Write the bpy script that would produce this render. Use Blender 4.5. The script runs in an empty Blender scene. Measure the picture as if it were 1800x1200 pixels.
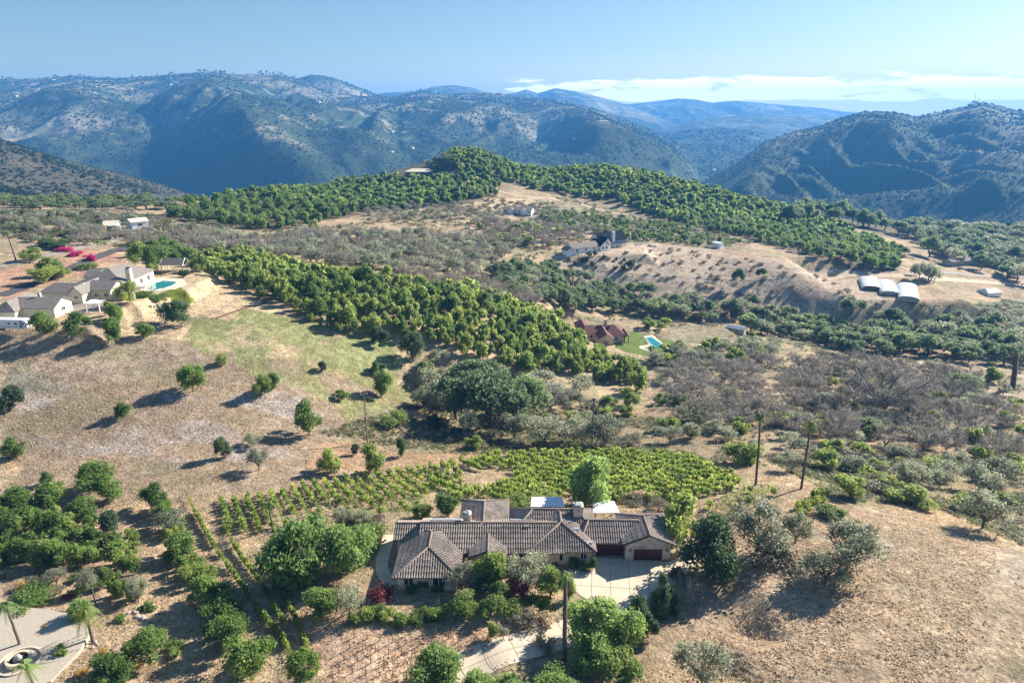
import bpy, math, random
import numpy as np
from mathutils import Vector
RA = math.radians
rng = np.random.default_rng(7)
random.seed(7)
SC = bpy.context.scene
COL = SC.collection
# ---------------------------------------------------------------- camera
CAMH, PITCH, FPX = 76.0, RA(18.7), 1200.0
cam = bpy.data.cameras.new('camera'); camo = bpy.data.objects.new('camera', cam); COL.objects.link(camo)
camo.location = (0, 0, CAMH); camo.rotation_euler = (RA(90) - PITCH, 0, 0)
cam.sensor_width = 36; cam.lens = 36 * FPX / 1800
cam.clip_start = 1; cam.clip_end = 200000
SC.camera = camo
# ---------------------------------------------------------------- world and sun
SUN_AZ, SUN_EL = RA(56), RA(30)
w = bpy.data.worlds.new('World'); SC.world = w; w.use_nodes = True
nt = w.node_tree; nt.nodes.clear()
def N(nt, t, **k):
    n = nt.nodes.new(t)
    for a, b in k.items():
        if a == 'ins':
            for i, v in b.items(): n.inputs[i].default_value = v
        else: setattr(n, a, b)
    return n
def L(nt, a, b): nt.links.new(a, b)
sky = N(nt, 'ShaderNodeTexSky', sky_type='NISHITA', sun_disc=False, sun_elevation=SUN_EL, sun_rotation=SUN_AZ,
        altitude=300, air_density=1.0, dust_density=0.6, ozone_density=2.5)
tc = N(nt, 'ShaderNodeTexCoord'); sep = N(nt, 'ShaderNodeSeparateXYZ'); L(nt, tc.outputs['Generated'], sep.inputs[0])
# clouds: flat bands low over the horizon, denser to the right
mp = N(nt, 'ShaderNodeMapping', ins={'Scale': (13, 13, 85)}); L(nt, tc.outputs['Generated'], mp.inputs[0])
cn = N(nt, 'ShaderNodeTexNoise', ins={'Scale': 1.0, 'Detail': 8.0, 'Roughness': .58, 'Distortion': .25}); L(nt, mp.outputs[0], cn.inputs['Vector'])
def math_(nt, op, a, b=None, c=None, clamp=False):
    n = N(nt, 'ShaderNodeMath', operation=op); n.use_clamp = clamp
    for i, v in enumerate((a, b, c)):
        if v is None: continue
        if isinstance(v, (int, float)): n.inputs[i].default_value = v
        else: L(nt, v, n.inputs[i])
    return n.outputs[0]
def mrange(nt, v, a, b, c, d, smooth=True):
    n = N(nt, 'ShaderNodeMapRange', interpolation_type='SMOOTHSTEP' if smooth else 'LINEAR', ins={1: a, 2: b, 3: c, 4: d}); L(nt, v, n.inputs[0]); return n.outputs[0]
hz = math_(nt, 'MULTIPLY', mrange(nt, sep.outputs[2], .006, .016, 0, 1), mrange(nt, sep.outputs[2], .030, .052, 1, 0))
rt = mrange(nt, sep.outputs[0], -.30, .30, 0, 1)
thr = math_(nt, 'MULTIPLY', hz, rt)
cm = math_(nt, 'SUBTRACT', math_(nt, 'ADD', cn.outputs[0], math_(nt, 'MULTIPLY', thr, .34)), .67)
cm = mrange(nt, cm, -.02, .12, 0, 1)
low = math_(nt, 'MULTIPLY', mrange(nt, sep.outputs[2], .0, .085, 1, 0), mrange(nt, sep.outputs[0], -.3, .6, .1, .9))
m0 = N(nt, 'ShaderNodeMix', data_type='RGBA'); L(nt, low, m0.inputs[0]); hs0 = N(nt, 'ShaderNodeHueSaturation', ins={'Hue': .498, 'Saturation': 1.12, 'Value': .36}); L(nt, sky.outputs[0], hs0.inputs['Color']); L(nt, hs0.outputs[0], m0.inputs[6]); m0.inputs[7].default_value = (4.5, 4.15, 3.8, 1)
mx = N(nt, 'ShaderNodeMix', data_type='RGBA'); L(nt, math_(nt, 'MULTIPLY', cm, math_(nt, 'MULTIPLY', mrange(nt, thr, .05, .5, 0, 1), .8)), mx.inputs[0]); L(nt, m0.outputs[2], mx.inputs[6]); mx.inputs[7].default_value = (7.5, 7.1, 6.8, 1)
bg = N(nt, 'ShaderNodeBackground', ins={'Strength': .15}); L(nt, mx.outputs[2], bg.inputs[0])
wo = N(nt, 'ShaderNodeOutputWorld'); L(nt, bg.outputs[0], wo.inputs[0])
sl = bpy.data.lights.new('sun', 'SUN'); sl.energy = 5.0; sl.angle = RA(.5); sl.color = (1, .925, .81)
so = bpy.data.objects.new('sun', sl); COL.objects.link(so); so.rotation_euler = (-(RA(90) - SUN_EL), 0, -SUN_AZ); so.location = (100, 80, 200)
SC.view_settings.view_transform = 'Standard'; SC.view_settings.look = 'None'; SC.view_settings.exposure = 1.16; SC.view_settings.gamma = 1
try: SC.view_settings.use_curve_mapping = False
except Exception: pass
SC.cycles.max_bounces = 6; SC.cycles.diffuse_bounces = 3; SC.cycles.transparent_max_bounces = 8; SC.cycles.volume_bounces = 1
# ---------------------------------------------------------------- noise
def _h(ix, iy, s):
    n = (ix.astype(np.int64) * 374761393 + iy.astype(np.int64) * 668265263 + s * 1442695041) & 0xffffffff
    n = ((n ^ (n >> 13)) * 1274126177) & 0xffffffff
    return ((n ^ (n >> 16)) & 0xffff) / 65535.0
def vnoise(x, y, s=0):
    ix = np.floor(x); iy = np.floor(y); fx = x - ix; fy = y - iy
    u = fx * fx * fx * (fx * (fx * 6 - 15) + 10); v = fy * fy * fy * (fy * (fy * 6 - 15) + 10)
    a = _h(ix, iy, s); b = _h(ix + 1, iy, s); c = _h(ix, iy + 1, s); d = _h(ix + 1, iy + 1, s)
    return (a * (1 - u) + b * u) * (1 - v) + (c * (1 - u) + d * u) * v
def fbm(x, y, o=4, s=0, g=.5):
    r = 0; a = 1; t = 0
    for i in range(o):
        r = r + a * (vnoise(x, y, s + i) * 2 - 1); t += a; a *= g; x = x * 2.03 + 11.3; y = y * 2.03 + 7.1
    return r / t
def ridged(x, y, o=4, s=0, g=.5):
    r = 0; a = 1; t = 0
    for i in range(o):
        r = r + a * (1.16 - np.sqrt((vnoise(x, y, s + i) * 2 - 1) ** 2 + .035) * 2); t += a; a *= g; x = x * 2.1 + 5.3; y = y * 2.1 + 9.1
    return r / t
def sst(a, b, x): t = np.clip((x - a) / (b - a), 0, 1); return t * t * (3 - 2 * t)
# ---------------------------------------------------------------- the lie of the land
def tdrop(py): return np.tan(PITCH - np.arctan((600 - np.asarray(py, float)) / FPX))
def unp(px, py, Y):                      # a point seen at (px, py) standing Y metres ahead
    z = CAMH - Y * tdrop(py); d = Y * math.cos(PITCH) + (CAMH - z) * math.sin(PITCH)
    return (px - 900) / FPX * d, Y, z
CT = {  # bearing : (sight line, height) pairs along it
 -250: [(1200,-1),(1000,-2),(870,-4),(800,-2),(700,4),(600,12),(560,14),(500,16),(450,18),(400,20)],
 100: [(1200,-1),(1100,-1.5),(1000,-2.5),(870,-4),(800,-3),(700,2),(620,9),(590,12.5),(560,14),(530,14.5),(500,15),(450,17),(400,19),(360,10)],
 300: [(1200,-1.5),(1100,-2.5),(1000,-4),(870,-5),(800,-4),(700,0),(620,6),(560,10),(520,13),(480,14),(450,13),(400,9),(355,5)],
 470: [(1100,-1.5),(1000,-3),(930,-5),(870,-6),(800,-6),(700,-3),(600,5),(550,8),(480,9),(430,4),(380,2),(338,2)],
 600: [(1200,-1),(1000,-.8),(940,-3),(900,-5),(850,-8),(800,-10),(700,-7),(600,1),(550,4),(500,6),(450,3),(400,0),(350,-2),(325,0)],
 750: [(1200,-1),(1000,0),(890,-3),(850,-7),(800,-11),(740,-15),(680,-14),(600,-4),(540,0),(500,1),(450,-2),(400,-3),(350,2),(308,12)],
 830: [(268,33),(310,14)],
 900: [(1200,-1),(1000,0),(900,-1),(860,-5),(800,-12),(750,-17),(700,-18),(640,-14),(600,-12),(550,-10),(500,-12),(460,-11),(420,-8),(378,-5),(350,-1),(300,12)],
 1060: [(1200,0),(1000,0),(890,-1),(850,-6),(800,-12),(750,-18),(700,-21),(650,-24),(610,-27),(575,-27.5),(540,-31),(505,-27),(465,-16),(440,-12),(400,-12),(350,-8),(297,12)],
 1200: [(1200,1),(1000,0),(900,-.5),(850,-4),(800,-10),(700,-21),(650,-25),(600,-29),(580,-29.5),(550,-34),(500,-25),(450,-15),(430,-14),(400,-16),(370,-14),(320,0)],
 1310: [(356,-14)],
 1400: [(1200,3),(1100,3.3),(1000,3),(900,2),(860,0),(800,-8),(700,-19),(650,-25),(600,-32),(550,-36),(500,-22),(460,-16),(440,-19),(400,-28),(368,-28)],
 1580: [(1200,4),(1000,4),(930,2),(880,-3),(800,-10),(700,-20),(600,-35),(560,-37),(530,-28),(500,-24),(470,-26),(440,-34),(400,-50)],
 1740: [(1200,4),(1000,3.5),(950,1),(900,-4),(850,-9),(800,-13),(700,-21),(650,-27),(600,-35),(550,-39),(500,-38),(450,-42),(400,-70)],
 2100: [(1200,4),(1000,3),(900,-5),(800,-14),(700,-22),(600,-36),(500,-42),(400,-80)],
}
pts = []
for bx, lst in CT.items():
    for py, z in lst:
        Y = (CAMH - z) / tdrop(py)
        if Y > 1050: continue
        d = Y * math.cos(PITCH) + (CAMH - z) * math.sin(PITCH)
        pts.append(((bx - 900) / FPX * d, Y, z))
def bear(px, Y, z):                      # the same, from bearing, distance and height
    d = Y * math.cos(PITCH) + (CAMH - z) * math.sin(PITCH); return ((px - 900) / FPX * d, Y, z)
for px, Y, z in [(-250,600,10),(-250,850,-10),(100,700,-25),(100,900,-35),(300,720,-45),(300,950,-80),(470,760,-60),(470,1050,-140),(600,950,-60),(600,1150,-150),
                 (750,950,-30),(750,1150,-140),(850,960,-20),(850,1150,-130),(1060,960,-60),(1060,1150,-150),(1200,930,-60),(1200,1150,-150),(1310,930,-75),(1400,950,-80),(1400,1200,-160),
                 (1580,1000,-110),(1740,1100,-130),(2100,1100,-150),(0,30,-2),(900,30,0),(1800,30,4)]:
    pts.append(bear(px, Y, z))
P = np.array(pts)
# thin-plate spline in a log-distance chart so near detail and far reach both fit
def chart(x, y): r = np.hypot(x, y); return np.stack([np.arctan2(x, y) * 2.6, np.log(np.maximum(r, 20)) * 1.9], -1)
CP = chart(P[:, 0], P[:, 1])
def phi(d2): return .5 * d2 * np.log(d2 + 1e-12)
n_ = len(P)
K = phi(((CP[:, None] - CP[None]) ** 2).sum(-1)) + np.eye(n_) * 2e-3
Q = np.c_[np.ones(n_), CP]
A = np.r_[np.c_[K, Q], np.c_[Q.T, np.zeros((3, 3))]]
W = np.linalg.solve(A, np.r_[P[:, 2], 0, 0, 0])
def near_h(x, y):
    s = x.shape; c = chart(x.ravel(), y.ravel()); out = np.empty(len(c))
    for i in range(0, len(c), 20000):
        b = c[i:i + 20000]; out[i:i + 20000] = phi(((b[:, None] - CP[None]) ** 2).sum(-1)) @ W[:n_] + W[n_] + b @ W[n_ + 1:]
    return out.reshape(s)
MASSIF = [ # crest (px, py, Y), foot (Y, z), slope exponent, amplitude, seed
 dict(c=[(-500,135,4600),(-100,140,4700),(0,138,4600),(60,140,4500),(150,134,4600),(230,138,4600),(300,133,4500),(375,127,4500),(430,131,4500),(500,130,4500),(540,140,4500),(580,162,4400),(640,170,4400),(700,168,4500),(745,162,4500),(800,167,4500),(860,163,4500),(930,172,4500),(985,177,4400),(1050,194,4300),(1100,212,4100),(1150,232,3900),(1190,252,3700),(1220,280,3500),(1245,318,3300),(1290,350,3200),(1400,370,3200)],
      f=[(-500,1900,-190),(300,2250,-215),(700,2100,-205),(1100,2000,-200),(1290,2000,-200)], e=.22, a=125, s=3),
 dict(c=[(440,190,5300),(480,160,5300),(520,140,5300),(560,131,5300),(590,136,5300),(640,155,5300),(700,178,5300),(800,200,5300)], f=[(0,4500,-150)], e=.8, a=50, s=19),
 dict(c=[(600,180,7600),(680,163,7600),(740,160,7600),(765,152,7600),(800,150,7600),(830,154,7600),(870,168,7600),(905,163,7600),(925,157,7600),(945,164,7600),(975,155,7600),(1010,161,7600),(1050,170,7500),(1090,181,7300),(1130,196,7000),(1180,215,7000),(1240,235,7000),(1300,250,7000)], f=[(0,5600,-190)], e=.8, a=70, s=29),
 dict(c=[(1000,190,8700),(1060,184,8700),(1110,183,8700),(1150,178,8700),(1190,173,8700),(1220,175,8700),(1250,181,8700),(1290,177,8700),(1330,181,8700),(1400,187,8900),(1480,193,9300),(1700,197,9300),(1900,197,9300)], f=[(0,7300,-190)], e=.9, a=60, s=37),
 dict(c=[(1000,230,5600),(1100,226,5600),(1170,229,5600),(1220,213,5800),(1270,203,6200),(1330,200,6400),(1400,203,6400),(1470,206,6400),(1700,210,6400)], f=[(0,5000,-190)], e=.9, a=40, s=43),
 dict(c=[(1060,262,4700),(1150,243,4700),(1210,232,4700),(1260,226,4800),(1320,230,4800),(1380,243,4800),(1450,262,4700),(1600,290,4700)], f=[(0,3300,-200)], e=.8, a=50, s=47),
 dict(c=[(1180,372,2000),(1222,338,2100),(1262,316,2250),(1300,288,2350),(1330,262,2450),(1345,250,2500),(1395,232,2600),(1440,222,2600),(1475,207,2650),(1510,197,2700),(1560,197,2750),(1600,206,2800),(1650,197,2850),(1690,186,2900),(1715,180,2900),(1740,186,2900),(1775,195,2900),(1820,197,2900),(1900,190,2900),(2300,200,2900)],
      f=[(1180,1350,-175),(1400,1400,-180),(1600,1450,-180),(1800,1300,-165),(2300,1200,-150)], e=.24, a=105, s=53),
 dict(c=[(-500,215,1250),(-100,232,1280),(0,241,1300),(60,262,1330),(140,288,1380),(200,304,1430),(280,326,1520),(335,349,1650),(400,385,1700),(500,420,1700)], f=[(-500,820,-20),(100,850,-35),(300,900,-80),(500,1000,-160)], e=.8, a=26, s=61),
]
SPURS = [ # ridge lines running down the far slopes: (px, Y) points, height, half width
 ([(378,3900),(395,3300),(430,2750),(475,2300)], 125, 330), ([(215,3900),(150,3300),(60,2700)], 70, 380), ([(560,3700),(600,3100),(650,2500)], 60, 330),
 ([(760,3900),(800,3200),(820,2600)], 55, 380), ([(960,4100),(1030,3400),(1100,2700)], 90, 380), ([(1100,3900),(1150,3200),(1190,2700)], 70, 300), ([(880,3700),(930,2900),(950,2400)], 55, 300),
 ([(1480,2500),(1440,2150),(1400,1850)], 45, 200), ([(1540,2500),(1580,2100),(1590,1650)], 70, 220), ([(1715,2700),(1690,2350),(1740,1900)], 55, 260), ([(1420,2450),(1370,2150),(1310,1800)], 40, 170), ([(1790,2500),(1800,2000),(1790,1550)], 60, 220),
]
def seg_d(x, y, p, q):
    px, py = p; qx, qy = q; dx, dy = qx - px, qy - py; t = np.clip(((x - px) * dx + (y - py) * dy) / (dx * dx + dy * dy), 0, 1)
    return np.hypot(x - px - t * dx, y - py - t * dy), t
def far_h(x, y):
    d0 = y * math.cos(PITCH) + 120 * math.sin(PITCH)
    pxl = 900 + x / d0 * FPX
    h = np.full(x.shape, -205.0) + 12 * fbm(x / 900, y / 900, 3, 5)
    cap = np.full(x.shape, 500.)
    for m in MASSIF:
        c = np.array(m['c'], float); Yc = np.interp(pxl, c[:, 0], c[:, 2])
        zc = CAMH - Yc * tdrop(np.interp(pxl, c[:, 0], c[:, 1]))
        off = np.maximum(np.maximum(c[0, 0] - pxl, pxl - c[-1, 0]), 0)
        f = np.array(m['f'], float); Yf = np.interp(pxl, f[:, 0], f[:, 1]); zf = np.interp(pxl, f[:, 0], f[:, 2])
        t = (y - Yf) / (Yc - Yf); tt = np.clip(t, 0, 1)
        zz = zf + (zc - zf) * tt ** (1 / (1 + m['e'])) * (1 - .0 * tt)
        L_ = (Yc - Yf)
        back = np.clip((y - Yc) / (L_ * .8), 0, 1)
        zz = np.where(y > Yc, zc + (-205 - zc) * sst(0, 1, back), zz)
        amp = m['a'] * np.clip(tt * 3, 0, 1) * (.10 + .90 * np.clip((1 - tt) * 2.2, 0, 1)) * (1 - back)
        wx = x + 160 * fbm(x / 700, y / 700, 2, m['s'] + 9); sc = L_.mean() * .30
        lim = np.clip((zc - zz) / 80, .06, 1)
        zz = zz + amp * lim * ((ridged(wx / sc, y / (sc * 2.2), 3, m['s']) - .25) * .95 + .10 * ridged(x / (sc * .22), y / (sc * .3), 3, m['s'] + 5))
        zz = zz - off * 1.2
        zz = np.where(t < 0, -400 if m is not MASSIF[-1] else zz - 300 * sst(0, .6, -t), zz)
        cap = np.where(zz > h, zc, cap); h = np.maximum(h, zz)
    sp = np.zeros_like(h)
    for pl, a, wd in SPURS:
        Pw = [((p - 900) / FPX * (Y * math.cos(PITCH) + 150 * math.sin(PITCH)), Y) for p, Y in pl]
        best = np.full(h.shape, 1e9)
        wx = x + 60 * fbm(x / 300, y / 300, 2, 71); wy = y
        for p, q in zip(Pw[:-1], Pw[1:]): best = np.minimum(best, seg_d(wx, wy, p, q)[0])
        sp = np.maximum(sp, a * (.55 * np.clip(1 - best / wd, 0, 1) + .45 * sst(0, 1, 1 - best / wd)))
    h = h + sp * sst(-215, -120, h) * np.clip((cap - h - 6) / (.42 * (cap + 205)), 0, 1)
    return h
PADS = []   # flattened building ground: (x, y, half x, half y, z, fall-off)
def pad(px, py, hx, hy, fo=6, z=None, dy=0):
    Y0 = 60.0
    ys = np.exp(np.linspace(math.log(60), math.log(1200), 900)); t = tdrop(py)
    zz = CAMH - ys * t; d = ys * math.cos(PITCH) + (CAMH - zz) * math.sin(PITCH); xs = (px - 900) / FPX * d
    g = near_h(xs, ys); i = int(np.argmax(g > zz))
    PADS.append((xs[i], ys[i] + dy, hx, hy, float(g[i]) if z is None else z, fo)); return PADS[-1]
PADS.append((5, 101, 29, 15.5, 0.0, 7))
PADS.append((14, 88, 14, 10, 0.0, 6))
pad(150, 520, 22, 24, 8, z=15, dy=14)
pad(60, 560, 22, 9, 5, z=14.2)
pad(275, 500, 16, 12, 5, z=14.8)
pad(205, 402, 18, 10, 8)
pad(1055, 440, 27, 11, 10)
pad(910, 373, 17, 9, 8)
pad(735, 312, 18, 10, 12)
pad(1075, 598, 20, 17, 8, dy=14)
pad(1225, 590, 17, 15, 6)
pad(1572, 512, 28, 27, 22, dy=10)
pad(1688, 468, 16, 10, 8)
def height(x, y):
    r = np.hypot(x, y)
    out = np.zeros(x.shape)
    wf = sst(1000, 1450, r)
    m = r < 1450
    if m.any():
        xn, yn = x[m], y[m]; h = near_h(xn, yn)
        rr = np.hypot(xn, yn)
        h = h + fbm(xn / 55, yn / 55, 3, 90) * .9 * sst(80, 200, rr) + fbm(xn / 9, yn / 9, 3, 95) * .22 + sst(400, 700, rr) * fbm(xn / 40, yn / 40, 3, 97) * 2
        for (cx, cy, hx, hy, z, fo) in PADS:
            dd = np.maximum(np.maximum(np.abs(xn - cx) - hx, np.abs(yn - cy) - hy), 0)
            k = 1 - sst(0, fo, dd); h = h * (1 - k) + z * k
        out[m] = h
    f = wf > 0
    if f.any():
        hf = far_h(x[f], y[f]); out[f] = out[f] * (1 - wf[f]) * m[f] + hf * wf[f]
    return out
NA = 1250
rad = np.r_[np.exp(np.arange(math.log(40), math.log(7000), .0052)), np.exp(np.linspace(math.log(7040), math.log(9900), 60))]
NR = len(rad); az = np.linspace(RA(-52), RA(52), NA)
GX = rad[:, None] * np.sin(az)[None]; GY = rad[:, None] * np.cos(az)[None]
GZ = height(GX, GY)
LR = np.log(rad)
def ground(x, y):
    x = np.atleast_1d(np.asarray(x, float)); y = np.atleast_1d(np.asarray(y, float))
    r = np.hypot(x, y); a = np.arctan2(x, y)
    fi = np.clip(np.interp(r, rad, np.arange(NR)), 0, NR - 1.001); fj = np.clip((a - az[0]) / (az[1] - az[0]), 0, NA - 1.001)
    i = fi.astype(int); j = fj.astype(int); u = fi - i; v = fj - j
    return (GZ[i, j] * (1 - v) + GZ[i, j + 1] * v) * (1 - u) + (GZ[i + 1, j] * (1 - v) + GZ[i + 1, j + 1] * v) * u
RS = np.exp(np.linspace(math.log(45), math.log(9800), 2600))
def G(px, py):                           # where the sight line through (px, py) meets the ground
    t = float(tdrop(py)); z = CAMH - RS * t; d = RS * math.cos(PITCH) + (CAMH - z) * math.sin(PITCH); x = (px - 900) / FPX * d
    g = ground(x, RS); k = g > z
    if not k.any(): return None
    i = int(np.argmax(k)); 
    if i == 0: return Vector((x[0], RS[0], g[0]))
    a = (z[i-1] - g[i-1]); b = (g[i] - z[i]); f = a / (a + b + 1e-9); Y = RS[i-1] + (RS[i] - RS[i-1]) * f
    X = x[i-1] + (x[i] - x[i-1]) * f
    return Vector((X, Y, float(ground(X, Y)[0])))
def U(px, py, z):                        # where it meets the level z
    Y = (CAMH - z) / float(tdrop(py)); d = Y * math.cos(PITCH) + (CAMH - z) * math.sin(PITCH); return Vector(((px - 900) / FPX * d, Y, z))
def depth(p): return p[1] * math.cos(PITCH) + (CAMH - p[2]) * math.sin(PITCH)
def inpoly(x, y, poly):
    r = np.zeros(x.shape, bool); n = len(poly); j = n - 1
    for i in range(n):
        xi, yi = poly[i]; xj, yj = poly[j]
        r ^= ((yi > y) != (yj > y)) & (x < (xj - xi) * (y - yi) / (yj - yi + 1e-12) + xi); j = i
    return r
def wpoly(pp):
    o = []
    n = len(pp)
    for i in range(n):
        a, b = pp[i], pp[(i + 1) % n]
        for k in range(3):
            q = G(a[0] + (b[0] - a[0]) * k / 3, a[1] + (b[1] - a[1]) * k / 3)
            if q is not None: o.append((q.x, q.y))
    return o
# ---------------------------------------------------------------- mesh collector
class M:
    def __init__(s): s.v = []; s.f = []; s.n = 0
    def add(s, V, F, mi=0, sm=False):
        V = np.asarray(V, float).reshape(-1, 3)
        if isinstance(F, np.ndarray): s.f.append((F + s.n, mi, sm))
        else:
            by = {}
            for q in F: by.setdefault(len(q), []).append(q)
            for q in by.values(): s.f.append((np.array(q) + s.n, mi, sm))
        s.v.append(V); s.n += len(V)
    def mesh(s, name, mats, off=None, var=None):
        me = bpy.data.meshes.new(name); V = np.concatenate(s.v)
        if off is not None: V = V - np.array(off)[None]
        F = s.f; tot = sum(f.shape[0] for f, _, _ in F); loops = sum(f.size for f, _, _ in F)
        me.vertices.add(len(V)); me.vertices.foreach_set('co', V.astype(np.float32).ravel())
        me.loops.add(loops); me.loops.foreach_set('vertex_index', np.concatenate([f.ravel() for f, _, _ in F]).astype(np.int32))
        me.polygons.add(tot)
        lt = np.concatenate([np.full(f.shape[0], f.shape[1]) for f, _, _ in F]); ls = np.r_[0, np.cumsum(lt)[:-1]]
        me.polygons.foreach_set('loop_start', ls.astype(np.int32)); me.polygons.foreach_set('loop_total', lt.astype(np.int32))
        me.polygons.foreach_set('material_index', np.concatenate([np.full(f.shape[0], m) for f, m, _ in F]).astype(np.int32))
        me.polygons.foreach_set('use_smooth', np.concatenate([np.full(f.shape[0], q) for f, _, q in F]).astype(bool))
        for m in (mats if isinstance(mats, (list, tuple)) else [mats]): me.materials.append(m)
        if var is not None:
            at = me.attributes.new('var', 'FLOAT', 'POINT'); at.data.foreach_set('value', np.asarray(var, np.float32))
        me.update(calc_edges=True); me.validate(); return me
def box(m, x0, x1, y0, y1, z0, z1, mi=0):
    V = [(x, y, z) for z in (z0, z1) for y in (y0, y1) for x in (x0, x1)]
    m.add(V, [(0, 2, 3, 1), (4, 5, 7, 6), (0, 1, 5, 4), (2, 6, 7, 3), (0, 4, 6, 2), (1, 3, 7, 5)], mi)
def obox(m, c, r, w, d, h, mi=0):        # box centred on c, r = its right direction in plan, w wide, d deep, h high
    c = np.array(c, float); r = np.array([r[0], r[1], 0.]); r /= np.linalg.norm(r); n = np.array([-r[1], r[0], 0]); u = np.array([0, 0, 1.])
    V = [c + r * sx * w / 2 + n * sy * d / 2 + u * sz * h / 2 for sz in (-1, 1) for sy in (-1, 1) for sx in (-1, 1)]
    m.add(V, [(0, 2, 3, 1), (4, 5, 7, 6), (0, 1, 5, 4), (2, 6, 7, 3), (0, 4, 6, 2), (1, 3, 7, 5)], mi)
def tubes(m, p0, p1, r0, r1, sides=5, mi=0):
    p0 = np.asarray(p0, float).reshape(-1, 3); p1 = np.asarray(p1, float).reshape(-1, 3); r0 = np.broadcast_to(r0, len(p0)); r1 = np.broadcast_to(r1, len(p0))
    d = p1 - p0; d /= np.linalg.norm(d, axis=1)[:, None] + 1e-9
    ref = np.where(np.abs(d[:, 2:3]) > .9, [[1., 0, 0]], [[0, 0, 1.]]); a = np.cross(d, ref); a /= np.linalg.norm(a, axis=1)[:, None]; b = np.cross(d, a)
    th = np.arange(sides) / sides * 2 * math.pi
    ring = a[:, None] * np.cos(th)[None, :, None] + b[:, None] * np.sin(th)[None, :, None]
    V = np.concatenate([p0[:, None] + ring * r0[:, None, None], p1[:, None] + ring * r1[:, None, None]], 1)
    k = np.arange(sides); F = np.stack([k, (k + 1) % sides, sides + (k + 1) % sides, sides + k], 1)
    F = (F[None] + (np.arange(len(p0)) * 2 * sides)[:, None, None]).reshape(-1, 4)
    m.add(V.reshape(-1, 3), F, mi, True)
    cap = (k + sides)[None] + (np.arange(len(p0)) * 2 * sides)[:, None]; m.f.append((cap + m.n - len(V.reshape(-1, 3)), mi, False))
def path(m, pts_, r0, r1, sides=6, mi=0):
    pts_ = np.array(pts_, float); n = len(pts_) - 1; rr = np.linspace(r0, r1, n + 1); tubes(m, pts_[:-1], pts_[1:], rr[:-1], rr[1:], sides, mi)
def blob(m, c, r, seed=0, seg=10, rings=6, jit=.2, mi=0, zmin=None):
    rg = np.random.default_rng(seed); V = []; 
    for i in range(rings + 1):
        ph = math.pi * i / rings
        for j in range(seg):
            th = 2 * math.pi * j / seg; k = 1 + jit * (rg.random() * 2 - 1) * (0 < i < rings)
            V.append((c[0] + r[0] * math.sin(ph) * math.cos(th) * k, c[1] + r[1] * math.sin(ph) * math.sin(th) * k, c[2] + r[2] * math.cos(ph) * k))
    if zmin is not None: V = [(a, b, max(z, zmin)) for a, b, z in V]
    F = [(i * seg + j, (i + 1) * seg + j, (i + 1) * seg + (j + 1) % seg, i * seg + (j + 1) % seg) for i in range(rings) for j in range(seg)]
    m.add(V, F, mi, True)
def tag(o, label=None, cat=None, group=None, kind=None):
    if label: o['label'] = label
    if cat: o['category'] = cat
    if group: o['group'] = group
    if kind: o['kind'] = kind
    return o
def empty(name, loc, rz=0, label=None, cat=None, group=None):
    o = bpy.data.objects.new(name, None); COL.objects.link(o); o.location = loc; o.rotation_euler = (0, 0, rz); o.empty_display_size = .5
    return tag(o, label, cat, group)
def obj(name, m, mats, parent=None, world=False, var=None, me=None):
    off = None
    if parent is not None and world:
        p = parent
        off = list(p.location)
        while p.parent: p = p.parent; off = [a + b for a, b in zip(off, p.location)]
    if me is None: me = m.mesh(name, mats, off, var)
    o = bpy.data.objects.new(name, me); COL.objects.link(o)
    if parent is not None: o.parent = parent
    return o
def struct(name, m, mats, **k): return tag(obj(name, m, mats, **k), kind='structure')
# ---------------------------------------------------------------- materials
MAT = {}
def mat(name, col, rough=.85, var=.12, scale=1.5, bump=0, bscale=8, metal=0, spec=.3, det=5, c2=None, mott=0):
    m = bpy.data.materials.new(name); m.use_nodes = True; t = m.node_tree; b = t.nodes['Principled BSDF']
    b.inputs['Roughness'].default_value = rough; b.inputs['Metallic'].default_value = metal; b.inputs['Specular IOR Level'].default_value = spec
    tcn = N(t, 'ShaderNodeTexCoord'); no = N(t, 'ShaderNodeTexNoise', ins={'Scale': scale, 'Detail': float(det), 'Roughness': .65}); L(t, tcn.outputs['Object'], no.inputs['Vector'])
    mixn = N(t, 'ShaderNodeMix', data_type='RGBA'); L(t, mrange(t, no.outputs[0], .3, .7, 0, 1), mixn.inputs[0])
    a = [max(0, c * (1 - var * 1.5)) for c in col]; bb = [min(1, c * (1 + var)) for c in col]
    if c2: a = list(col); bb = list(c2)
    mixn.inputs[6].default_value = (*a, 1); mixn.inputs[7].default_value = (*bb, 1); L(t, mixn.outputs[2], b.inputs['Base Color'])
    if mott:
        n3 = N(t, 'ShaderNodeTexNoise', ins={'Scale': mott, 'Detail': 6.0, 'Roughness': .7}); L(t, tcn.outputs['Object'], n3.inputs['Vector']); vm_ = N(t, 'ShaderNodeVectorMath', operation='SCALE'); L(t, mixn.outputs[2], vm_.inputs[0]); L(t, mrange(t, n3.outputs[0], .35, .65, .68, 1.2), vm_.inputs['Scale']); L(t, vm_.outputs[0], b.inputs['Base Color'])
    if bump:
        n2 = N(t, 'ShaderNodeTexNoise', ins={'Scale': bscale, 'Detail': 4.0}); L(t, tcn.outputs['Object'], n2.inputs['Vector'])
        bu = N(t, 'ShaderNodeBump', ins={'Distance': bump, 'Strength': .8}); L(t, n2.outputs[0], bu.inputs['Height']); L(t, bu.outputs[0], b.inputs['Normal'])
    MAT[name] = m; return m
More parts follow.
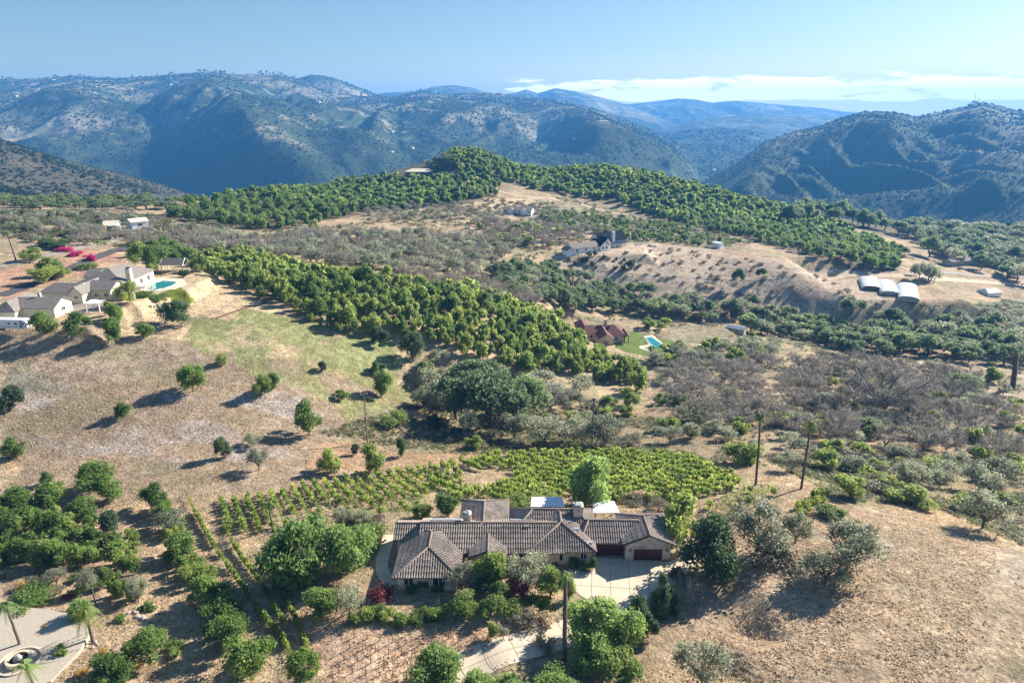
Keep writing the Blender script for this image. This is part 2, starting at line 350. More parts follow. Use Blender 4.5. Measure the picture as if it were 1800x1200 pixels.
def leafmat(name, ca, cb, trans=.32, rough=.55, cc=None, sp=.3):
    """foliage: colour differs from plant to plant and from clump to clump"""
    m = bpy.data.materials.new(name); m.use_nodes = True; t = m.node_tree; t.nodes.clear()
    oi = N(t, 'ShaderNodeObjectInfo'); at = N(t, 'ShaderNodeAttribute', attribute_name='var'); geo = N(t, 'ShaderNodeNewGeometry')
    no = N(t, 'ShaderNodeTexNoise', ins={'Scale': .55, 'Detail': 3.0}); L(t, geo.outputs['Position'], no.inputs['Vector'])
    r = math_(t, 'FRACT', math_(t, 'ADD', oi.outputs['Random'], at.outputs['Fac']))
    r2 = math_(t, 'ADD', math_(t, 'MULTIPLY', r, .45), math_(t, 'MULTIPLY', math_(t, 'SUBTRACT', no.outputs[0], .30), .7)); r2 = math_(t, 'ADD', r2, math_(t, 'MULTIPLY', geo.outputs['Random Per Island'], .42), clamp=True)
    cr = N(t, 'ShaderNodeValToRGB'); L(t, r2, cr.inputs[0]); e = cr.color_ramp.elements; e[0].color = (*ca, 1); e[1].color = (*cb, 1); e[0].position = .1; e[1].position = .85
    if cc: q = e.new(.97); q.color = (*cc, 1)
    b = N(t, 'ShaderNodeBsdfPrincipled', ins={'Roughness': rough, 'Specular IOR Level': sp}); L(t, cr.outputs[0], b.inputs['Base Color'])
    tr = N(t, 'ShaderNodeBsdfTranslucent'); hs = N(t, 'ShaderNodeHueSaturation', ins={'Hue': .485, 'Saturation': 1.05, 'Value': 2.1}); L(t, cr.outputs[0], hs.inputs['Color']); L(t, hs.outputs[0], tr.inputs[0])
    mx = N(t, 'ShaderNodeMixShader', ins={0: trans}); L(t, b.outputs[0], mx.inputs[1]); L(t, tr.outputs[0], mx.inputs[2])
    o = N(t, 'ShaderNodeOutputMaterial'); L(t, mx.outputs[0], o.inputs[0]); MAT[name] = m; return m
leafmat('leaf_green', (.055, .11, .033), (.19, .275, .075), cc=(.34, .38, .13), trans=.45)
leafmat('leaf_yellow', (.085, .15, .038), (.31, .37, .115), trans=.45)
leafmat('leaf_dark', (.02, .05, .028), (.12, .18, .08), trans=.32)
leafmat('leaf_oak', (.055, .10, .055), (.22, .28, .13), trans=.42)
leafmat('leaf_olive', (.09, .115, .075), (.36, .38, .26), trans=.36)
leafmat('leaf_pepper', (.075, .145, .04), (.29, .39, .14), trans=.45)
leafmat('leaf_grey', (.09, .095, .06), (.27, .25, .17), trans=.25)
leafmat('leaf_red', (.12, .03, .035), (.26, .08, .07))
leafmat('leaf_gold', (.30, .20, .05), (.45, .34, .10))
leafmat('leaf_magenta', (.35, .02, .12), (.55, .05, .20))
leafmat('leaf_scrub', (.085, .10, .055), (.22, .22, .12), trans=.3)
leafmat('leaf_vine', (.065, .13, .03), (.31, .38, .10), cc=(.45, .46, .14), trans=.42)
leafmat('leaf_straw', (.36, .29, .19), (.60, .50, .34), trans=.3, sp=.05)
leafmat('leaf_far', (.022, .038, .02), (.062, .078, .038), trans=.05, rough=1, sp=0)
mat('bark', (.16, .12, .09), scale=6, var=.3); mat('twig', (.33, .295, .255), scale=.5, var=.3); mat('palm_trunk', (.13, .105, .085), scale=12, var=.35)
mat('stucco', (.70, .56, .44), mott=.5, var=.04, scale=.8, bump=.01, bscale=40); mat('cream', (.72, .66, .50), var=.05); mat('beige_wall', (.55, .47, .38), var=.1); mat('white_wall', (.85, .85, .85), var=.05)
mat('white_paint', (.8, .8, .78), rough=.5, var=.04); mat('white_sheet', (.82, .83, .84), rough=.4, var=.03)
mat('garage_red', (.11, .028, .022), rough=.45, var=.2); mat('glass', (.03, .04, .05), rough=.06, var=.3, spec=.8); mat('frame_white', (.75, .74, .7), rough=.5, var=.03)
mat('concrete', (.68, .57, .43), var=.06, scale=.35, bump=.01); mat('joint', (.30, .25, .19), var=.1); mat('road', (.34, .29, .24), var=.12, scale=.3); mat('asphalt', (.09, .085, .085), var=.15)
mat('dirt', (.50, .39, .27), var=.12, scale=.4, bump=.05, bscale=2); mat('grey_roof', (.25, .225, .20), spec=.1, var=.15, scale=1.2, bump=.02, bscale=14); mat('navy_roof', (.02, .028, .042), rough=.95, spec=.05, var=.1)
mat('maroon_roof', (.17, .075, .065), var=.2, scale=2, bump=.04, bscale=6); mat('pool_water', (.015, .24, .27), rough=.08, var=.1, spec=.6); mat('lawn', (.13, .19, .03), var=.25, scale=.6, bump=.03)
mat('dark', (.02, .02, .02)); mat('metal', (.45, .46, .48), rough=.35, metal=.7); mat('solar', (.35, .37, .42), rough=.35, var=.05); mat('wood', (.20, .13, .08), var=.2); mat('stone', (.42, .38, .34), var=.2, bump=.05, bscale=5)
mat('gravel', (.47, .41, .33), var=.12, scale=3, bump=.03, bscale=30); mat('trailer', (.72, .74, .78), rough=.35, var=.02); mat('trailer_blue', (.10, .13, .22), rough=.4); mat('blue_wall', (.30, .37, .50), var=.1)
mat('tile', (.29, .24, .205), c2=(.50, .42, .36), scale=2.6, det=3, rough=.8, mott=.22); mat('tile_gap', (.10, .084, .074), c2=(.15, .127, .112), scale=3); mat('ridge_tile', (.25, .19, .16), var=.25, scale=4)
# ---------------------------------------------------------------- ground sheet
TAN = (.44, .33, .21); BROWN = (.30, .235, .16); STRAW = (.53, .40, .25); GRN = (.20, .21, .085); ASH = (.37, .345, .35); PINK = (.46, .36, .27); DIRT = (.46, .33, .22)
R_ = np.hypot(GX, GY)
tint = np.empty(GX.shape + (3,)); tint[:] = TAN
def paint(col, mask): tint[:] = tint * (1 - mask[..., None]) + np.array(col) * mask[..., None]
WX = GX + 5 * fbm(GX / 14, GY / 14, 3, 200) * np.clip(R_ / 160, .3, 3); WY = GY + 5 * fbm(GX / 14, GY / 14, 3, 210) * np.clip(R_ / 160, .3, 3)
n1 = fbm(GX / 40, GY / 40, 4, 220); n2 = fbm(GX / 9, GY / 9, 4, 230)
def region(pp, col, k=1.0, noise=None, warp=True):
    pw = wpoly(pp)
    if len(pw) < 3: return
    xs = [p[0] for p in pw]; ys = [p[1] for p in pw]; X, Y = (WX, WY) if warp else (GX, GY)
    i0 = max(0, np.searchsorted(rad, min(math.hypot(a, b) for a, b in pw) * .9) - 2); i1 = np.searchsorted(rad, max(math.hypot(a, b) for a, b in pw) * 1.15) + 2
    i0 = 0 if min(ys) < 60 else i0
    sl = slice(i0, i1); mk = inpoly(X[sl], Y[sl], pw).astype(float) * k
    if noise is not None: mk = mk * noise[sl]
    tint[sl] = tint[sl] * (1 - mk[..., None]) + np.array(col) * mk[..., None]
paint(BROWN, sst(.0, .35, n1) * .5 * (R_ < 1300)); paint((.27, .24, .15), sst(.0, .45, n2) * .6)
region([(0,600),(330,590),(480,640),(700,680),(720,800),(560,860),(300,880),(0,860)], (.32, .245, .175))
region([(0,660),(200,690),(560,690),(700,720),(690,790),(560,800),(300,820),(0,800)], ASH, .6, sst(-.05, .35, fbm(GX / 16, GY / 9, 4, 240)))
region([(0,640),(330,600),(500,700),(450,850),(0,860)], (.22, .20, .12), .6, sst(.05, .35, fbm(GX / 12, GY / 8, 4, 241)))
region([(335,585),(360,555),(430,530),(520,565),(600,580),(690,600),(700,650),(745,690),(735,740),(650,770),(590,700),(520,680),(420,650),(380,615)], (.235, .25, .105), .9, sst(-.5, .0, n2))
region([(230,500),(300,480),(400,490),(520,560),(430,540),(350,560),(330,590),(120,600),(60,590),(200,560)], STRAW, .8)
region([(640,740),(740,730),(760,790),(600,800)], (.24, .24, .11), .6, sst(-.2, .2, n2))
region([(560,780),(800,790),(860,810),(700,830),(560,840)], (.46, .29, .18), .7)
region([(930,470),(1120,425),(1250,440),(1520,490),(1560,560),(1400,555),(1150,530),(960,480)], PINK, .95)
region([(860,470),(990,440),(1000,452),(900,500)], DIRT, .9); region([(830,355),(960,345),(980,400),(850,400)], STRAW, .8)
region([(880,372),(990,345),(1200,400),(1330,440),(1120,425),(960,400)], (.28, .24, .16), .8)
region([(1150,640),(1800,640),(1800,860),(1300,830),(1150,760)], (.42, .325, .22), .9)
region([(1130,1200),(1300,960),(1500,880),(1660,930),(1800,980),(1800,1200)], (.42, .32, .215)); region([(1130,1200),(1250,1020),(1550,1000),(1640,1200)], (.40, .29, .195), .6, sst(-.3, .3, n1 + n2 * .5))
region([(1420,880),(1640,900),(1800,960),(1800,1130),(1650,1100),(1500,980)], (.52, .44, .36), .6, sst(-.2, .3, n1 + n2 * .3))
region([(560,1050),(700,1110),(980,1090),(780,1200),(560,1200),(480,1080)], (.55, .37, .25), .8)
region([(0,480),(120,440),(240,440),(200,470),(60,510),(0,530)], (.42, .25, .17), .9)
region([(1180,578),(1290,572),(1310,596),(1240,612),(1175,600)], (.60, .48, .32), 1, None, False)
region([(280,500),(310,498),(345,530),(330,535),(300,525)], (.17, .20, .03), 1, None, False)
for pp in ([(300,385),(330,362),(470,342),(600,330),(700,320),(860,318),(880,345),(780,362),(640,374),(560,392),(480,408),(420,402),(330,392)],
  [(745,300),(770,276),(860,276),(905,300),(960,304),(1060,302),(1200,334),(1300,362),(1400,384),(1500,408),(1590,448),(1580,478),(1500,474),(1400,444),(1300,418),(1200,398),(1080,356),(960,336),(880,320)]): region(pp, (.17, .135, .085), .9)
paint((.12, .11, .07), sst(640, 760, R_) * sst(0, 60, GY - 620) * .85)
OLV = (.225, .20, .125)
for pp in ([(300,390),(560,402),(780,368),(1000,345),(1320,430),(1120,425),(990,440),(860,500),(640,490),(330,450)], [(640,500),(960,470),(1180,530),(1800,560),(1800,800),(1500,790),(1230,770),(1150,640),(960,560)],
           [(560,760),(760,700),(1240,740),(1350,820),(1000,795),(780,800)], [(1330,800),(1800,800),(1800,960),(1640,890),(1480,880)], [(0,370),(300,380),(300,440),(0,420)]): region(pp, OLV, .75, sst(-.25, .25, fbm(GX / 26, GY / 26, 4, 291) + .4 * n2))
region([(0,870),(330,880),(480,1200),(0,1200)], (.40, .285, .19), .6)
region([(0,265),(80,290),(150,330),(60,340),(0,320)], (.36, .31, .25), .9, sst(-.1, .2, n2)); region([(200,300),(330,345),(250,352),(180,330)], (.36, .31, .26), .8, sst(.0, .25, n2))
fm = sst(900, 1300, R_)
chap = np.array((.055, .075, .038)); fn = fbm(GX / 420, GY / 420, 5, 250); fn2 = fbm(GX / 60, GY / 60, 3, 260)
far = chap[None, None] * (1 + .5 * fn2[..., None]) + (sst(.10, .45, fn + .18 * fn2) * sst(-160, 60, GZ + 60 * fn2))[..., None] * np.array((.14, .115, .085)) + (sst(.35, .6, fbm(GX / 260, GY / 190, 4, 270) + .3 * fn2) * sst(-120, 60, GZ))[..., None] * np.array((.22, .17, .13))
pat = sst(.02, .25, fbm(GX / 130, GY / 60, 4, 281)) * sst(.0, .2, fbm(GX / 45, GY / 30, 3, 285))
far = far + pat[..., None] * np.array((.20, .165, .12)) * (sst(-90, 40, GZ) * sst(2400, 2900, R_))[..., None]
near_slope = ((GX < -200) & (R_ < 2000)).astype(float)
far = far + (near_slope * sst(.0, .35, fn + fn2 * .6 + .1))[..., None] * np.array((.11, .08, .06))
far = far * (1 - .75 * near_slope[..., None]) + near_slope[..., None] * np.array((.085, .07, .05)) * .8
sea = sst(14300, 14500, R_)
far = far * (1 - sea[..., None]) + np.array((.08, .13, .2)) * sea[..., None]
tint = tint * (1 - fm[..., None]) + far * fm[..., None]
m = bpy.data.materials.new('ground'); m.use_nodes = True; t = m.node_tree; b = t.nodes['Principled BSDF']; b.inputs['Roughness'].default_value = .95; b.inputs['Specular IOR Level'].default_value = .1
at = N(t, 'ShaderNodeAttribute', attribute_name='tint'); geo = N(t, 'ShaderNodeNewGeometry')
def nz(sc, det=4., ro=.6, dist=0.):
    n = N(t, 'ShaderNodeTexNoise', ins={'Scale': sc, 'Detail': det, 'Roughness': ro, 'Distortion': dist}); L(t, geo.outputs['Position'], n.inputs['Vector']); return n.outputs[0]
f1 = mrange(t, nz(2.6, 4, .7, .6), .34, .66, .76, 1.22); f2 = mrange(t, nz(.28, 5), .3, .7, .80, 1.22); f3 = mrange(t, nz(.035, 4), .3, .7, .85, 1.15); f4 = mrange(t, nz(.85, 3, .6, 1.2), .36, .64, .74, 1.22)
sc_ = math_(t, 'MULTIPLY', math_(t, 'MULTIPLY', f1, f2), math_(t, 'MULTIPLY', f3, f4))
vm = N(t, 'ShaderNodeVectorMath', operation='SCALE'); L(t, at.outputs['Color'], vm.inputs[0]); L(t, sc_, vm.inputs['Scale']); L(t, vm.outputs[0], b.inputs['Base Color'])
bu = N(t, 'ShaderNodeBump', ins={'Distance': .42, 'Strength': .9}); L(t, math_(t, 'ADD', nz(1.3, 6, .65, .5), math_(t, 'MULTIPLY', nz(.16, 4), 2.0)), bu.inputs['Height'])
bu2 = N(t, 'ShaderNodeBump', ins={'Distance': 9., 'Strength': .8}); L(t, nz(.035, 6, .68), bu2.inputs['Height']); bu2.inputs['Strength'].default_value = .5
sepn = N(t, 'ShaderNodeSeparateXYZ'); L(t, geo.outputs['Position'], sepn.inputs[0]); L(t, mrange(t, sepn.outputs[1], 900, 1400, 0, .55), bu2.inputs['Strength'])
L(t, bu2.outputs[0], bu.inputs['Normal']); L(t, bu.outputs[0], b.inputs['Normal'])
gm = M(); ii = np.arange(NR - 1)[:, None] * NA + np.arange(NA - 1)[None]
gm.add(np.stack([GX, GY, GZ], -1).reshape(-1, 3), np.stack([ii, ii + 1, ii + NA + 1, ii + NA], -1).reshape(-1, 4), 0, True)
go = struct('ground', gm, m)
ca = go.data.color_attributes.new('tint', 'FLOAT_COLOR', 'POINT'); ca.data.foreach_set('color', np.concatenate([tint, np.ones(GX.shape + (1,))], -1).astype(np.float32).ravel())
del gm
# ---------------------------------------------------------------- roads, paths, courts
def ribbon(name, line, width, mt, lift=.06, world=None, joints=0):
    P_ = [q for q in ((G(*p) for p in line) if world is None else world) if q is not None]
    C = [np.array((q[0], q[1])) for q in P_]
    for _ in range(3):
        D = [C[0]]
        for a, b_ in zip(C[:-1], C[1:]): D += [a * .75 + b_ * .25, a * .25 + b_ * .75]
        C = D + [C[-1]]
    C = np.array(C); s = np.r_[0, np.cumsum(np.linalg.norm(np.diff(C, axis=0), axis=1))]
    k = max(4, int(s[-1] / max(.8, s[-1] / 400))); q = np.linspace(0, s[-1], k); C = np.stack([np.interp(q, s, C[:, 0]), np.interp(q, s, C[:, 1])], 1)
    T = np.gradient(C, axis=0); T /= np.linalg.norm(T, axis=1)[:, None] + 1e-9; Nn = np.stack([-T[:, 1], T[:, 0]], 1)
    if joints:
        mj = M(); acc = 0
        for i in range(1, k):
            acc += q[1]
            if acc >= joints:
                acc = 0; e_ = [C[i] + Nn[i] * o_ * width + T[i] * t_ for o_, t_ in ((-.49, -.05), (.49, -.05), (.49, .05), (-.49, .05))]; mj.add([(p[0], p[1], float(ground(p[0], p[1])[0]) + lift + .012) for p in e_], [(0, 1, 2, 3)])
            for o_ in (0.,):
                if i < k - 1: e_ = [C[i] + Nn[i] * .05, C[i] - Nn[i] * .05, C[i + 1] - Nn[i + 1] * .05, C[i + 1] + Nn[i + 1] * .05]; mj.add([(p[0], p[1], float(ground(p[0], p[1])[0]) + lift + .012) for p in e_], [(0, 1, 2, 3)])
        struct('paving_joints', mj, MAT['joint'])
    nc = 7; V = []
    for i in range(nc):
        o = (i / (nc - 1) - .5) * width; p = C + Nn * o; V.append(np.stack([p[:, 0], p[:, 1], ground(p[:, 0], p[:, 1]) + lift], 1))
    V = np.stack(V, 1).reshape(-1, 3); ii = np.arange(k - 1)[:, None] * nc + np.arange(nc - 1)[None]
    mm = M(); mm.add(V, np.stack([ii, ii + nc, ii + nc + 1, ii + 1], -1).reshape(-1, 4)); return struct(name, mm, mt)
def slab(m_, poly, z, th=.12, mi=0):
    a = sum(poly[i][0] * poly[(i + 1) % len(poly)][1] - poly[(i + 1) % len(poly)][0] * poly[i][1] for i in range(len(poly)))
    if a < 0: poly = poly[::-1]
    n = len(poly); V = [(p[0], p[1], z) for p in poly] + [(p[0], p[1], z - th) for p in poly]
    m_.add(V, [tuple(range(n))] + [(i, i + n, (i + 1) % n + n, (i + 1) % n) for i in range(n)], mi)
# main drive court and lower drive
court = [U(*p, .04) for p in [(1046,979),(1100,981),(1178,987),(1200,975),(1222,955),(1240,945),(1252,955),(1225,985),(1205,1010),(1165,1040),(1120,1062),(1085,1070),(1050,1062),(1022,1047),(1003,1030),(985,1008),(1000,1000),(1042,1003)]]
mm = M(); slab(mm, [(p.x, p.y) for p in court], .05); struct('driveway_court', mm, MAT['concrete'])
mm = M()
cp = [(p.x, p.y) for p in court]
for k in range(-8, 14):
    for (ax, ay, dx, dy) in ((12 + k * 3.2, 84, .12, 1), (4, 84 + k * 3.2, 1, -.10)):
        tt_ = np.linspace(0, 45, 300); x_ = ax + dx * tt_; y_ = ay + dy * tt_; ins = inpoly(x_, y_, cp); 
        run = None
        for i in range(300):
            if ins[i] and run is None: run = i
            if (not ins[i] or i == 299) and run is not None:
                if i - run > 8:
                    a, c_ = (x_[run], y_[run]), (x_[i-1], y_[i-1]); nn = (-dy, dx); l_ = math.hypot(*nn); nn = (nn[0] / l_ * .05, nn[1] / l_ * .05)
                    mm.add([(a[0] - nn[0], a[1] - nn[1], .056), (c_[0] - nn[0], c_[1] - nn[1], .056), (c_[0] + nn[0], c_[1] + nn[1], .056), (a[0] + nn[0], a[1] + nn[1], .056)], [(0, 1, 2, 3)])
                run = None
struct('paving_joints', mm, MAT['joint'])
ribbon('driveway', [(1082,1050),(1060,1075),(1042,1095),(1000,1112),(930,1132),(870,1150),(800,1180),(770,1205)], 5.6, MAT['concrete'], .09, joints=3.6)
ribbon('garden_path', [(684,940),(676,970),(668,1000),(690,1030)], 2.2, MAT['concrete'], .07)
for nm, ln, wd, mt in [
 ('dirt_road', [(860,505),(910,480),(960,458),(1000,448),(1060,448),(1120,446),(1200,446)], 5.5, 'dirt'),
 ('dirt_road', [(960,468),(1080,472),(1200,484),(1300,490),(1400,488),(1500,480)], 3.4, 'dirt'),
 ('dirt_road', [(830,372),(860,382),(900,379),(960,383),(1000,395)], 7, 'road'),
 ('dirt_road', [(1380,470),(1450,478),(1530,484),(1600,486),(1700,492),(1800,500)], 9, 'dirt'),
 ('dirt_road', [(1600,480),(1660,476),(1720,486),(1800,486)], 6, 'road'),
 ('dirt_road', [(700,325),(760,320),(850,325),(900,345),(1000,352),(1100,376),(1220,405)], 6, 'dirt'),
 ('road', [(0,520),(60,500),(130,470),(200,440),(250,430),(300,425)], 5.5, 'asphalt'),
 ('road', [(0,470),(100,445),(190,428),(240,410)], 5, 'road'),
 ('dirt_road', [(440,430),(470,440),(500,438)], 6, 'road'),
 ('driveway', [(955,560),(985,568),(1010,585),(1040,600)], 6, 'concrete'),
 ('driveway', [(0,545),(40,535),(72,545),(130,545),(165,545)], 9, 'road'),
 ('field_track', [(380,560),(420,545),(480,530),(430,520)], 1.2, 'wood'),
 ]: ribbon(nm, ln, wd, MAT[mt], .12)
mm = M(); slab(mm, [(q.x, q.y) for q in (G(*p) for p in [(-60,1080),(30,1072),(90,1080),(140,1090),(160,1120),(140,1150),(90,1200),(-20,1240),(-120,1200)])], 0)
V = mm.v[0]; n_ = len(V) // 2; gz = ground(V[:, 0], V[:, 1]); mxg = float(gz.max()); V[:n_, 2] = mxg + .12; V[n_:, 2] = gz[n_:] - .3
struct('gravel_court', mm, MAT['gravel']); GRAVZ = mxg + .12
# ---------------------------------------------------------------- buildings
def tiles(m_, poly, pitch=.43, r=.13, mi=0):
    """barrel tile courses laid up one roof slope; poly starts with its eave edge"""
    P_ = np.array(poly, float); u = P_[1] - P_[0]; u /= np.linalg.norm(u); n = np.cross(P_[1] - P_[0], P_[2] - P_[0]); n /= np.linalg.norm(n)
    if n[2] < 0: n = -n
    v = np.cross(n, u); v = v if v[2] > 0 else -v
    q = np.stack([(P_ - P_[0]) @ u, (P_ - P_[0]) @ v], 1); um, uM = q[:, 0].min(), q[:, 0].max()
    prof = [(-r, .0), (-r * .6, r * .8), (r * .6, r * .8), (r, .0)]
    for c in np.arange(um + pitch * .5, uM, pitch):
        vs = []
        for i in range(len(q)):
            a, b_ = q[i], q[(i + 1) % len(q)]
            if (a[0] - c) * (b_[0] - c) < 0: vs.append(a[1] + (b_[1] - a[1]) * (c - a[0]) / (b_[0] - a[0]))
        if len(vs) < 2: continue
        v0, v1 = min(vs), max(vs); k = max(1, int((v1 - v0) / .9)); e = np.linspace(v0, v1, k + 1)
        for i in range(k):
            up0, up1 = .05, .0
            B = []
            for (ee, up, kk) in ((e[i], up0, 1.12), (e[i + 1] - .02, up1, .9)):
                for a, h_ in prof: B.append(P_[0] + u * (c + a * kk) + v * ee + n * (h_ + up + .01))
            m_.add(B, [(0, 1, 5, 4), (1, 2, 6, 5), (2, 3, 7, 6), (0, 3, 2, 1)], mi)
def roof(mt, x0, x1, y0, y1, ze, zr, axis='x', h0=0, h1=0, tile=True, walls=None, th=.18, rm=None):
    """hip or gable roof over a rectangle: covering mi 0, gaps mi 1, ridge caps mi 2"""
    xm, ym = (x0 + x1) / 2, (y0 + y1) / 2
    if axis == 'x':
        A, B = (x0 + h0, ym, zr), (x1 - h1, ym, zr); a, b_, c, d = (x0, y0, ze), (x1, y0, ze), (x1, y1, ze), (x0, y1, ze)
        sl_ = [[a, b_, B, A], [c, d, A, B]]; ends = [([d, a, A], h0), ([b_, c, B], h1)]
    else:
        A, B = (xm, y0 + h0, zr), (xm, y1 - h1, zr); a, b_, c, d = (x0, y0, ze), (x1, y0, ze), (x1, y1, ze), (x0, y1, ze)
        sl_ = [[b_, c, B, A], [d, a, A, B]]; ends = [([a, b_, A], h0), ([c, d, B], h1)]
    gab = []
    for e, h in ends:
        if h > 0: sl_.append(e)
        else: gab.append(e)
    for s_ in sl_:
        nrm = np.cross(np.array(s_[1]) - s_[0], np.array(s_[2]) - s_[0])
        low = [(p[0], p[1], p[2] - th) for p in s_]; k = len(s_)
        mt.add(s_ + low, [tuple(range(k)), tuple(range(2 * k - 1, k - 1, -1))] + [(i, i + k, (i + 1) % k + k, (i + 1) % k) for i in range(k)], 1 if tile else 0)
        if tile: tiles(mt, s_)
    if tile:
        hips = [(A, B)] + ([(a, A), (d if axis == 'x' else b_, A)] if h0 else []) + ([(b_ if axis == 'x' else c, B), (c if axis == 'x' else d, B)] if h1 else [])
        for p, q in hips: tubes(mt, [np.array(p) + (0, 0, .06)], [np.array(q) + (0, 0, .06)], .17, .17, 6, 2)
    if walls is not None:
        for e in gab:
            e = [np.array(p) - (0, 0, th) for p in e]; dv = np.array([xm, ym, 0]) - (e[0] + e[1]) / 2; dv[2] = 0; dv = dv / np.linalg.norm(dv)
            f_ = [p + dv * .45 for p in e]; g_ = [p + dv * .65 for p in e]
            walls.add(f_ + g_, [(0, 1, 2), (5, 4, 3), (0, 3, 4, 1), (1, 4, 5, 2), (2, 5, 3, 0)], 0)
def window(parent, c, r, w_, h_, n=2, fr='frame_white', name='window', glass='glass', world=True):
    """c: centre on the wall face; r: the wall's rightward direction seen from outside"""
    m_ = M(); r = np.array([r[0], r[1], 0.]); r /= np.linalg.norm(r); nn = np.array([r[1], -r[0], 0]); c = np.array(c, float); u = np.array([0, 0, 1.]); t_ = max(.07, w_ * .05)
    for s_ in (-1, 1):
        obox(m_, c + r * s_ * (w_ / 2) + nn * .03, r, t_, .12, h_ + t_); obox(m_, c + u * s_ * (h_ / 2) + nn * .03, r, w_ - t_, .12, t_)
    for i in range(1, n): obox(m_, c + r * (w_ * (i / n - .5)) + nn * .03, r, t_, .10, h_ - t_)
    o = obj(name, m_, MAT[fr], parent, world=world)
    g_ = M(); obox(g_, c + nn * .01, r, w_ - t_ * .8, .04, h_ - t_ * .8); obj('pane', g_, MAT[glass], o, world=world); return o
def gdoor(parent, c, r, w_, h_, mt, lights=False, world=True):
    m_ = M(); c = np.array(c, float); r = np.array([r[0], r[1], 0.]); r /= np.linalg.norm(r); nn = np.array([r[1], -r[0], 0]); k = 4
    obox(m_, c + nn * .02, r, w_, .06, h_)
    for i in range(k):
        z = -h_ / 2 + h_ * (i + .5) / k
        for j in range(4): obox(m_, c + nn * .06 + r * w_ * ((j + .5) / 4 - .5) + np.array([0, 0, z]), r, w_ / 4 - .14, .05, h_ / k - .12)
    o = obj('garage_door', m_, MAT[mt], parent, world=world)
    if lights:
        for j in range(8 if w_ > 4 else 4): m2 = M(); obox(m2, c + nn * .10 + r * w_ * ((j + .5) / (8 if w_ > 4 else 4) - .5) + np.array([0, 0, h_ * .37]), r, w_ / 12, .04, h_ * .1); obj('door_window', m2, MAT['glass'], o, world=world)
    return o
# main house ----------------------------------------------------
HB = (4, 103, 0)
H1 = empty('house', HB, 0, 'long low stucco house with brown barrel tile hip roofs and two chimneys beside the vineyard', 'house')
rt_ = M(); wl = M()
roof(rt_, -21.3, -14, 104.3, 110.4, 3.2, 4.75, 'x', 0, 0, walls=wl)
roof(rt_, -16.6, 9, 100.8, 111.6, 2.9, 5.6, 'x', 0, 0, walls=wl)
roof(rt_, -19.8, -8.6, 94.2, 108.5, 2.9, 5.45, 'y', 4.8, 4.8)
roof(rt_, -7.4, -.9, 99.0, 106, 3.35, 4.55, 'y', 0, 0, walls=wl)
roof(rt_, 2.8, 14.8, 101.1, 114.2, 2.95, 5.95, 'y', 4.6, 5)
roof(rt_, -.5, 15.5, 105.4, 114.8, 3.0, 5.9, 'x', 4.4, 3.5)
roof(rt_, -9.8, -.6, 104, 117.6, 3.2, 5.55, 'y', 2, 4.4)
roof(rt_, 12, 25, 103.7, 111.2, 2.95, 5.25, 'x', 2, 2)
roof(rt_, 19.6, 28.8, 102.3, 112.4, 3.45, 5.45, 'y', 0, 4.0, walls=wl)
obj('roof', rt_, [MAT['tile'], MAT['tile_gap'], MAT['ridge_tile']], H1, world=True)
for a in [(-20.7,-14,104.9,109.8,3.02),(-16,8.4,101.6,111,2.72),(-19.2,-9.2,94.8,108,2.72),(-6.9,-5.9,99.5,101.6,3.17),(-2.4,-1.4,99.5,101.6,3.17),(3.4,14.2,101.7,113.6,2.77),(0,15,107.5,114.2,2.8),(-9.2,-1.2,106,117,3.0),(14.2,20.1,104.3,110.6,2.77),(20.2,28.2,102.95,111.8,3.27)]: box(wl, *a[:4], -.3, a[4])
box(wl, -5.95, -2.35, 99.5, 99.8, 2.3, 3.17)
obj('wall', wl, MAT['stucco'], H1, world=True)
for (c, r, w_, h_, n) in [((-17.2,94.8,1.75),(1,0),1.55,1.25,2),((-12.2,94.8,1.75),(1,0),2.0,1.6,2),((4.2,101.7,1.7),(1,0),1.0,1.3,1),((7.9,101.7,1.65),(1,0),2.2,1.6,2),((12.6,101.7,1.8),(1,0),1.1,1.2,2),((-7.9,101.6,1.6),(1,0),1.0,1.5,1),((1.3,101.6,1.6),(1,0),1.3,1.4,2),((-19.2,99,1.7),(0,-1),1.6,1.3,2),((28.2,107,1.8),(0,1),1.4,1.2,2)]:
    window(H1, c, r, w_, h_, n)
m_ = M(); obox(m_, (-4.15,101.55,1.15), (1,0), 1.9, .12, 2.2); obj('front_door', m_, MAT['wood'], H1, world=True)
gdoor(H1, (17.6,104.3,1.15), (1,0), 4.9, 2.2, 'garage_red'); gdoor(H1, (24.2,102.95,1.15), (1,0), 5.0, 2.2, 'garage_red')
for x_ in (21.0, 27.5):
    m_ = M(); box(m_, x_ - .1, x_ + .1, 102.75, 102.94, 1.9, 2.3); box(m_, x_ - .14, x_ + .14, 102.72, 102.94, 2.3, 2.36); obj('wall_lantern', m_, MAT['dark'], H1, world=True)

